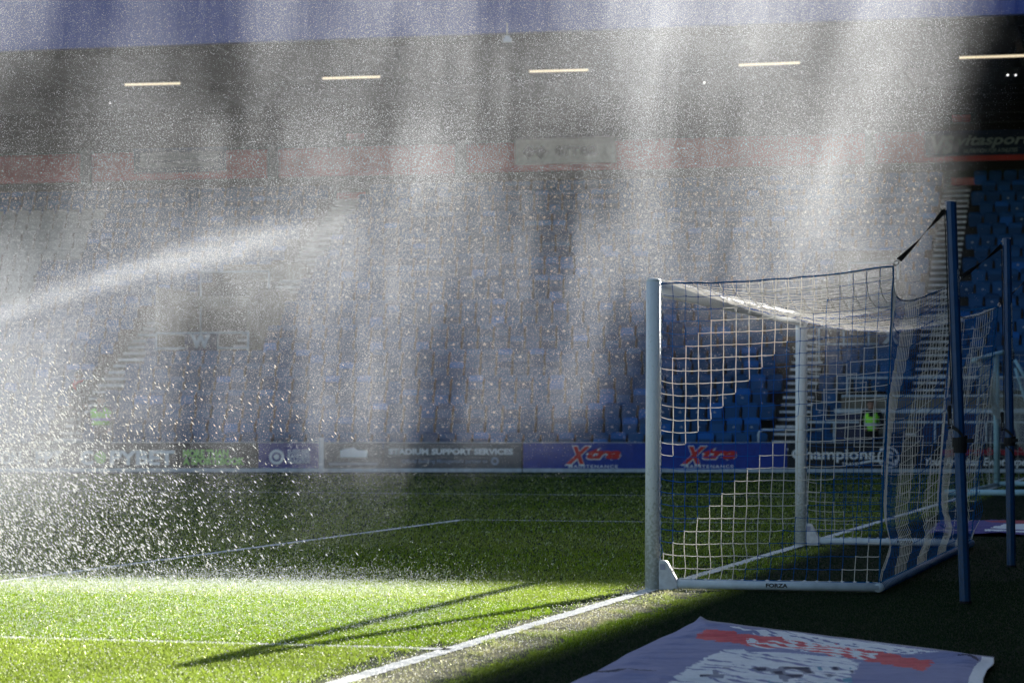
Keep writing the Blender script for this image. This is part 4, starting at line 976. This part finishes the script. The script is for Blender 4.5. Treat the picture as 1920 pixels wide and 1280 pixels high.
def spray_density(x, y):        # optical depth wanted over the plane 23 m off; x, y in units of that plane (photo scale)
    xs = x+(y-400)*.10                                   # falling water drifts as it comes down
    n1 = vnoise(xs/95, y/420+3, 61); n2 = vnoise(xs/38+9, y/240, 62); n3 = vnoise(xs/190+4, y/170, 63)
    base = (.25-.1*smooth(430, 600, y))+.75*smooth(.22, .85, n1*.5+n2*.2+n3*.3)
    g = lambda c, s_, v: np.exp(-((v-c)/s_)**2)
    sh = 0
    sh = sh+.82*g(1215, 70, x+(y-200)*.0)*(1-smooth(480, 640, y))
    sh = sh+.38*g(1625, 75, x+(y-100)*.16)*(1-smooth(430, 620, y))
    sh = sh+.55*g(800, 75, x)*(1-smooth(330, 470, y))
    sh = sh+.32*g(1090, 45, x+(y-650)*.18)*smooth(380, 480, y)*(1-smooth(740, 850, y))
    sh = sh+.45*g(400, 32, x)*smooth(180, 260, y)*(1-smooth(470, 520, y))
    sh = sh+.45*g(690, 22, x+(y-700)*.02)*smooth(560, 640, y)*(1-smooth(860, 980, y))
    sh = sh+.55*g(585, 26, x-(y-700)*.06)*smooth(540, 620, y)*(1-smooth(800, 900, y))
    sh = sh+.45*g(300, 30, x-(y-700)*.05)*smooth(520, 600, y)
    sh = sh-.22*g(905, 45, x+(y-200)*.05)*(1-smooth(240, 330, y))-.25*g(200, 60, x)*(1-smooth(260, 400, y))
    sh = sh+.55*g(1230, 190, x)*(1-smooth(40, 280, y))
    left = .75*(1-smooth(20, 420, x))*smooth(430, 620, y)
    body = .28*smooth(380, 500, y)*(1-smooth(820, 1000, x+(y-500)*.3))
    jet = (.8+1.5*vnoise(x/70, y/7+x*.05, 66))*np.where(y > 0, g(0, 1, (y-(590-.36*x+.00016*x*x))/(10+.03*np.abs(x+40)))*(1-smooth(380, 820, x)), 0)
    fall = .38*smooth(0, 60, y-(590-.36*x+.00016*x*x))*(1-smooth(640, 900, x))*(1-smooth(640, 900, y))
    env = 1-smooth(-330, 150, x-(1880-.62*(y-60)*smooth(0, 1, (y-60)/400)-.75*np.maximum(0, y-460)))
    env = env*(1-.72*smooth(810, 960, y+.10*(x-600)))*(1-smooth(960+60, 1110, y+.25*np.maximum(0, x-500)))*(1-smooth(820, 930, y)*smooth(700, 1000, x))*smooth(-1200, -200, x+0*y)
    clear = 1-(.34*smooth(520, 660, y)+.22*smooth(770, 830, y))*smooth(80, 260, x)-.16*np.exp(-((x-400)/260)**2)*np.exp(-((y-600)/170)**2)
    t = (base*.85+sh+left+body*.6+fall)*env*clear+jet
    t = t+.55*np.exp(-((x-1620)/110)**2)*np.exp(-((y-560)/120)**2)+.16*g(1600, 110, x)*g(640, 70, y)
    return np.clip(t, 0, 3)
def points(name, P, rad, m, kind_label=None):
    me = bpy.data.meshes.new(name); me.vertices.add(len(P)); me.vertices.foreach_set('co', P.astype(np.float32).ravel())
    at = me.attributes.new('rad', 'FLOAT', 'POINT'); at.data.foreach_set('value', rad.astype(np.float32)); me.materials.append(m); me.update()
    o = bpy.data.objects.new(name, me); sc.collection.objects.link(o)
    ng = bpy.data.node_groups.new(name, 'GeometryNodeTree'); ng.interface.new_socket('Geometry', in_out='INPUT', socket_type='NodeSocketGeometry'); ng.interface.new_socket('Geometry', in_out='OUTPUT', socket_type='NodeSocketGeometry')
    gi_, go = ng.nodes.new('NodeGroupInput'), ng.nodes.new('NodeGroupOutput'); mp = ng.nodes.new('GeometryNodeMeshToPoints'); sm = ng.nodes.new('GeometryNodeSetMaterial'); na = ng.nodes.new('GeometryNodeInputNamedAttribute')
    na.data_type = 'FLOAT'; na.inputs[0].default_value = 'rad'; sm.inputs['Material'].default_value = m
    ng.links.new(gi_.outputs[0], mp.inputs['Mesh']); ng.links.new(na.outputs[0], mp.inputs['Radius']); ng.links.new(mp.outputs[0], sm.inputs[0]); ng.links.new(sm.outputs[0], go.inputs[0])
    md = o.modifiers.new('p', 'NODES'); md.node_group = ng
    tag(o, kind='stuff'); return o
NP = 7000000
x = rng.uniform(-500, 1980, NP); y = rng.uniform(-160, 1110, NP)
Dn = .105*spray_density(x, y); MEANA = .30; 
pxr = 1920/1024; cell = (2480/pxr)*(1270/pxr)
rad_px = .06+.16*rng.random(NP)**2.4; area = pi*rad_px**2
want = Dn*cell/NP/area.mean()            # acceptance so that summed area = optical depth
print('spray acceptance max', want.max(), 'mean', want.mean())
keep = rng.random(NP) < want; x, y, rad_px = x[keep], y[keep], rad_px[keep]
Y = YR+rng.normal(0, .3, len(x)); Y = np.clip(Y, 20.72, 22.6)
P = np.stack([(x-960)/F*YR, Y, HC+(HOR-y)/F*YR], 1)
ok = P[:, 2] > .03; P = P[ok]; rr = (rad_px*pxr/F*YR)[ok]
points('water_spray', P, rr, DROP)
# the finest part of the spray: a thin curtain of mist, densest where the streams fall
def mist_curtain(yr, half, kk, VX0, VX1, VY0, VY1, VZ0, VZ1, res, dfun):
    NX, NZ = res
    gx = (np.linspace(VX0, VX1, NX)/yr*F+960)[:, None]; gz = (HOR-(np.linspace(VZ0, VZ1, NZ)-HC)/yr*F)[None, :]
    DV = dfun(gx+0*gz, gz+0*gx)
    fine = vnoise((gx+(gz-400)*.12)/13+0*gz, gz/130+0*gx, 91)*.5+vnoise((gx+(gz-400)*.12)/27+0*gz, gz/60+0*gx, 92)*.5
    DV = DV*(.68+.64*fine)
    me = bpy.data.meshes.new('mist'); Vg = np.zeros((NX*NZ, 3)); Vg[:, 0] = np.repeat(np.linspace(VX0, VX1, NX), NZ); Vg[:, 2] = np.tile(np.linspace(VZ0, VZ1, NZ), NX); Vg[:, 1] = yr
    me.vertices.add(NX*NZ); me.vertices.foreach_set('co', Vg.astype(np.float32).ravel())
    at = me.attributes.new('dens', 'FLOAT', 'POINT'); at.data.foreach_set('value', DV.ravel().astype(np.float32)); me.update()
    mo = bpy.data.objects.new('mist', me); sc.collection.objects.link(mo); tag(mo, kind='stuff')
    vm = bpy.data.materials.new('fine_mist'); vm.use_nodes = True; t = vm.node_tree; t.nodes.remove(t.nodes['Principled BSDF'])
    pv = t.nodes.new('ShaderNodeVolumePrincipled'); pv.inputs['Color'].default_value = (.94, .965, 1, 1); pv.inputs['Density'].default_value = 1; pv.inputs['Anisotropy'].default_value = .38
    pv.inputs['Density Attribute'].default_value = 'density'; t.links.new(pv.outputs[0], t.nodes['Material Output'].inputs['Volume'])
    me.materials.append(vm)
    ng = bpy.data.node_groups.new('mist_volume', 'GeometryNodeTree'); ng.interface.new_socket('Geometry', in_out='INPUT', socket_type='NodeSocketGeometry'); ng.interface.new_socket('Geometry', in_out='OUTPUT', socket_type='NodeSocketGeometry')
    NN = ng.nodes.new; LK = ng.links.new
    def M_(op, a, b=None, c=None):
        n = NN('ShaderNodeMath'); n.operation = op
        for i, v in enumerate((a, b, c)):
            if v is None: continue
            if isinstance(v, (int, float)): n.inputs[i].default_value = v
            else: LK(v, n.inputs[i])
        return n.outputs[0]
    gi_, go = NN('NodeGroupInput'), NN('NodeGroupOutput'); ps = NN('GeometryNodeInputPosition'); sx = NN('ShaderNodeSeparateXYZ'); LK(ps.outputs[0], sx.inputs[0])
    ix = M_('MAXIMUM', 0., M_('MINIMUM', float(NX-1), M_('ROUND', M_('MULTIPLY', M_('SUBTRACT', sx.outputs[0], VX0), (NX-1)/(VX1-VX0)))))
    iz = M_('MAXIMUM', 0., M_('MINIMUM', float(NZ-1), M_('ROUND', M_('MULTIPLY', M_('SUBTRACT', sx.outputs[2], VZ0), (NZ-1)/(VZ1-VZ0)))))
    ii = M_('MULTIPLY_ADD', ix, float(NZ), iz)
    na = NN('GeometryNodeInputNamedAttribute'); na.data_type = 'FLOAT'; na.inputs[0].default_value = 'dens'
    si = NN('GeometryNodeSampleIndex'); si.data_type = 'FLOAT'; si.domain = 'POINT'; LK(gi_.outputs[0], si.inputs[0]); LK(na.outputs[0], si.inputs[1]); LK(ii, si.inputs['Index'])
    prof = M_('SUBTRACT', 1., M_('POWER', M_('ABSOLUTE', M_('MULTIPLY', M_('SUBTRACT', sx.outputs[1], yr), 1/half)), 2.))
    dn = M_('MULTIPLY', M_('MULTIPLY', si.outputs[0], M_('MAXIMUM', prof, 0.)), kk)
    vc = NN('GeometryNodeVolumeCube'); LK(dn, vc.inputs['Density']); vc.inputs['Min'].default_value = (VX0, VY0, VZ0); vc.inputs['Max'].default_value = (VX1, VY1, VZ1)
    vc.inputs['Resolution X'].default_value = int(NX*.9); vc.inputs['Resolution Y'].default_value = 10; vc.inputs['Resolution Z'].default_value = int(NZ*.95)
    sm = NN('GeometryNodeSetMaterial'); sm.inputs['Material'].default_value = vm; LK(vc.outputs[0], sm.inputs[0]); LK(sm.outputs[0], go.inputs[0])
    md = mo.modifiers.new('v', 'NODES'); md.node_group = ng
mist_curtain(YR, .85, MIST_K, -7.7, 4.6, 20.7, 22.4, .02, 5.7, (440, 200), spray_density)
def far_density(x, y):
    n = vnoise((x+(y-300)*.16)/60, y/330, 161)*.6+vnoise((x+(y-300)*.16)/22, y/160, 162)*.4
    return (.25+.9*n)*smooth(1180, 1480, x)*(1-smooth(1690, 1850, x+.05*y))*(1-smooth(500, 680, y))
mist_curtain(26., 1.3, .058, 1.0, 5.2, 24.6, 27.4, .8, 6.4, (200, 190), far_density)
nf = 120000; x = rng.uniform(1180, 1860, nf); y = rng.uniform(-60, 680, nf); k = rng.random(nf) < far_density(x, y)
Yf = 26+rng.uniform(-1.2, 1.2, nf); P = np.stack([(x-960)/F*26, Yf, HC+(HOR-y)/F*26], 1)[k]
points('water_spray', P, (.06+.17*rng.random(k.sum())**2.2)*1920/1024/F*26, DROP)
# heavier splashing drops near the sprinkler at the left
ND_ = 60000
x = rng.uniform(-260, 760, ND_); y = rng.uniform(560, 1110, ND_)
dens = (1-smooth(-80, 600, x+(y < 700)*(700-y)*1.6+(y > 1000)*0-(y-800)*.45))*smooth(580, 800, y+rng.uniform(-60, 60, ND_))
dens = dens**1.6*(1-.55*(1-smooth(820, 930, y))*smooth(60, 260, x))*(.45+.55*vnoise(x/60, y/60, 71))+.03*(1-smooth(500, 720, x))*smooth(640, 760, y)
keep = rng.random(ND_) < dens*1.0*(1-.93*(y > 1080)); x, y = x[keep], y[keep]; n = len(x)
Yd = 19.3+rng.uniform(-1.3, 1.0, n)
C = np.stack([(x-960)/F*19.4, Yd, HC+(HOR-y)/F*19.4], 1); C = C[C[:, 2] > .02]; n = len(C)
s = (.0018+.0042*rng.random(n)**2.6)[:, None]; ln = s*(2.0+2.6*rng.random((n, 1)))
ax = np.stack([np.full(n, .62)+rng.normal(0, .12, n), rng.normal(0, .25, n), np.full(n, -.75)+rng.normal(0, .12, n)], 1); ax /= np.linalg.norm(ax, axis=1)[:, None]
b1 = np.cross(ax, (0, 1., 0)); b1 /= np.linalg.norm(b1, axis=1)[:, None]; b2 = np.cross(ax, b1)
V = np.stack([C+ax*ln, C-ax*ln*.8]+[C+(b1*cos(t)+b2*sin(t))*s+ax*ln*.1 for t in np.arange(5)*2*pi/5], 1)
fl = []
for k in range(5): fl += [(0, 2+k, 2+(k+1) % 5), (1, 2+(k+1) % 5, 2+k)]
Fc = (np.arange(n)[:, None, None]*7+np.array(fl)[None]).reshape(-1, 3)
o = fast_mesh('water_drops', V.reshape(-1, 3), Fc, DROPB); o.data.polygons.foreach_set('use_smooth', [True]*len(Fc)); tag(o, kind='stuff')

# low drifting fine spray just above the sunlit grass
NL_ = 420000
X = rng.uniform(-5.5, 1.0, NL_); Y = rng.uniform(15.2, 21.3, NL_); Z = .01+rng.exponential(.055, NL_)
l, d = gl(X, Y)
dn = (smooth(.6, -2.2, X))*(.25+.9*smooth(.35, .75, vnoise(Y*1.1+4, X*.35, 81)))*(1-smooth(-.8, -.1, d))*smooth(15.3, 16.2, Y)
k = rng.random(NL_) < dn*.5; P = np.stack([X, Y, Z], 1)[k]
points('water_spray', P, rng.uniform(.0009, .0022, k.sum()), DROP)

# water beads added on the lit turf only, coloured near-white to paint in sparkle
NG_ = 9000
Y = rng.uniform(12.8, 21.2, NG_); X = Y*rng.uniform(-.21, .08, NG_); l, d = gl(X, Y); k = d < .5
points('dew_glints', np.stack([X, Y, rng.uniform(.016, .03, NG_)], 1)[k], rng.uniform(.0012, .0030, k.sum()), DROPB)
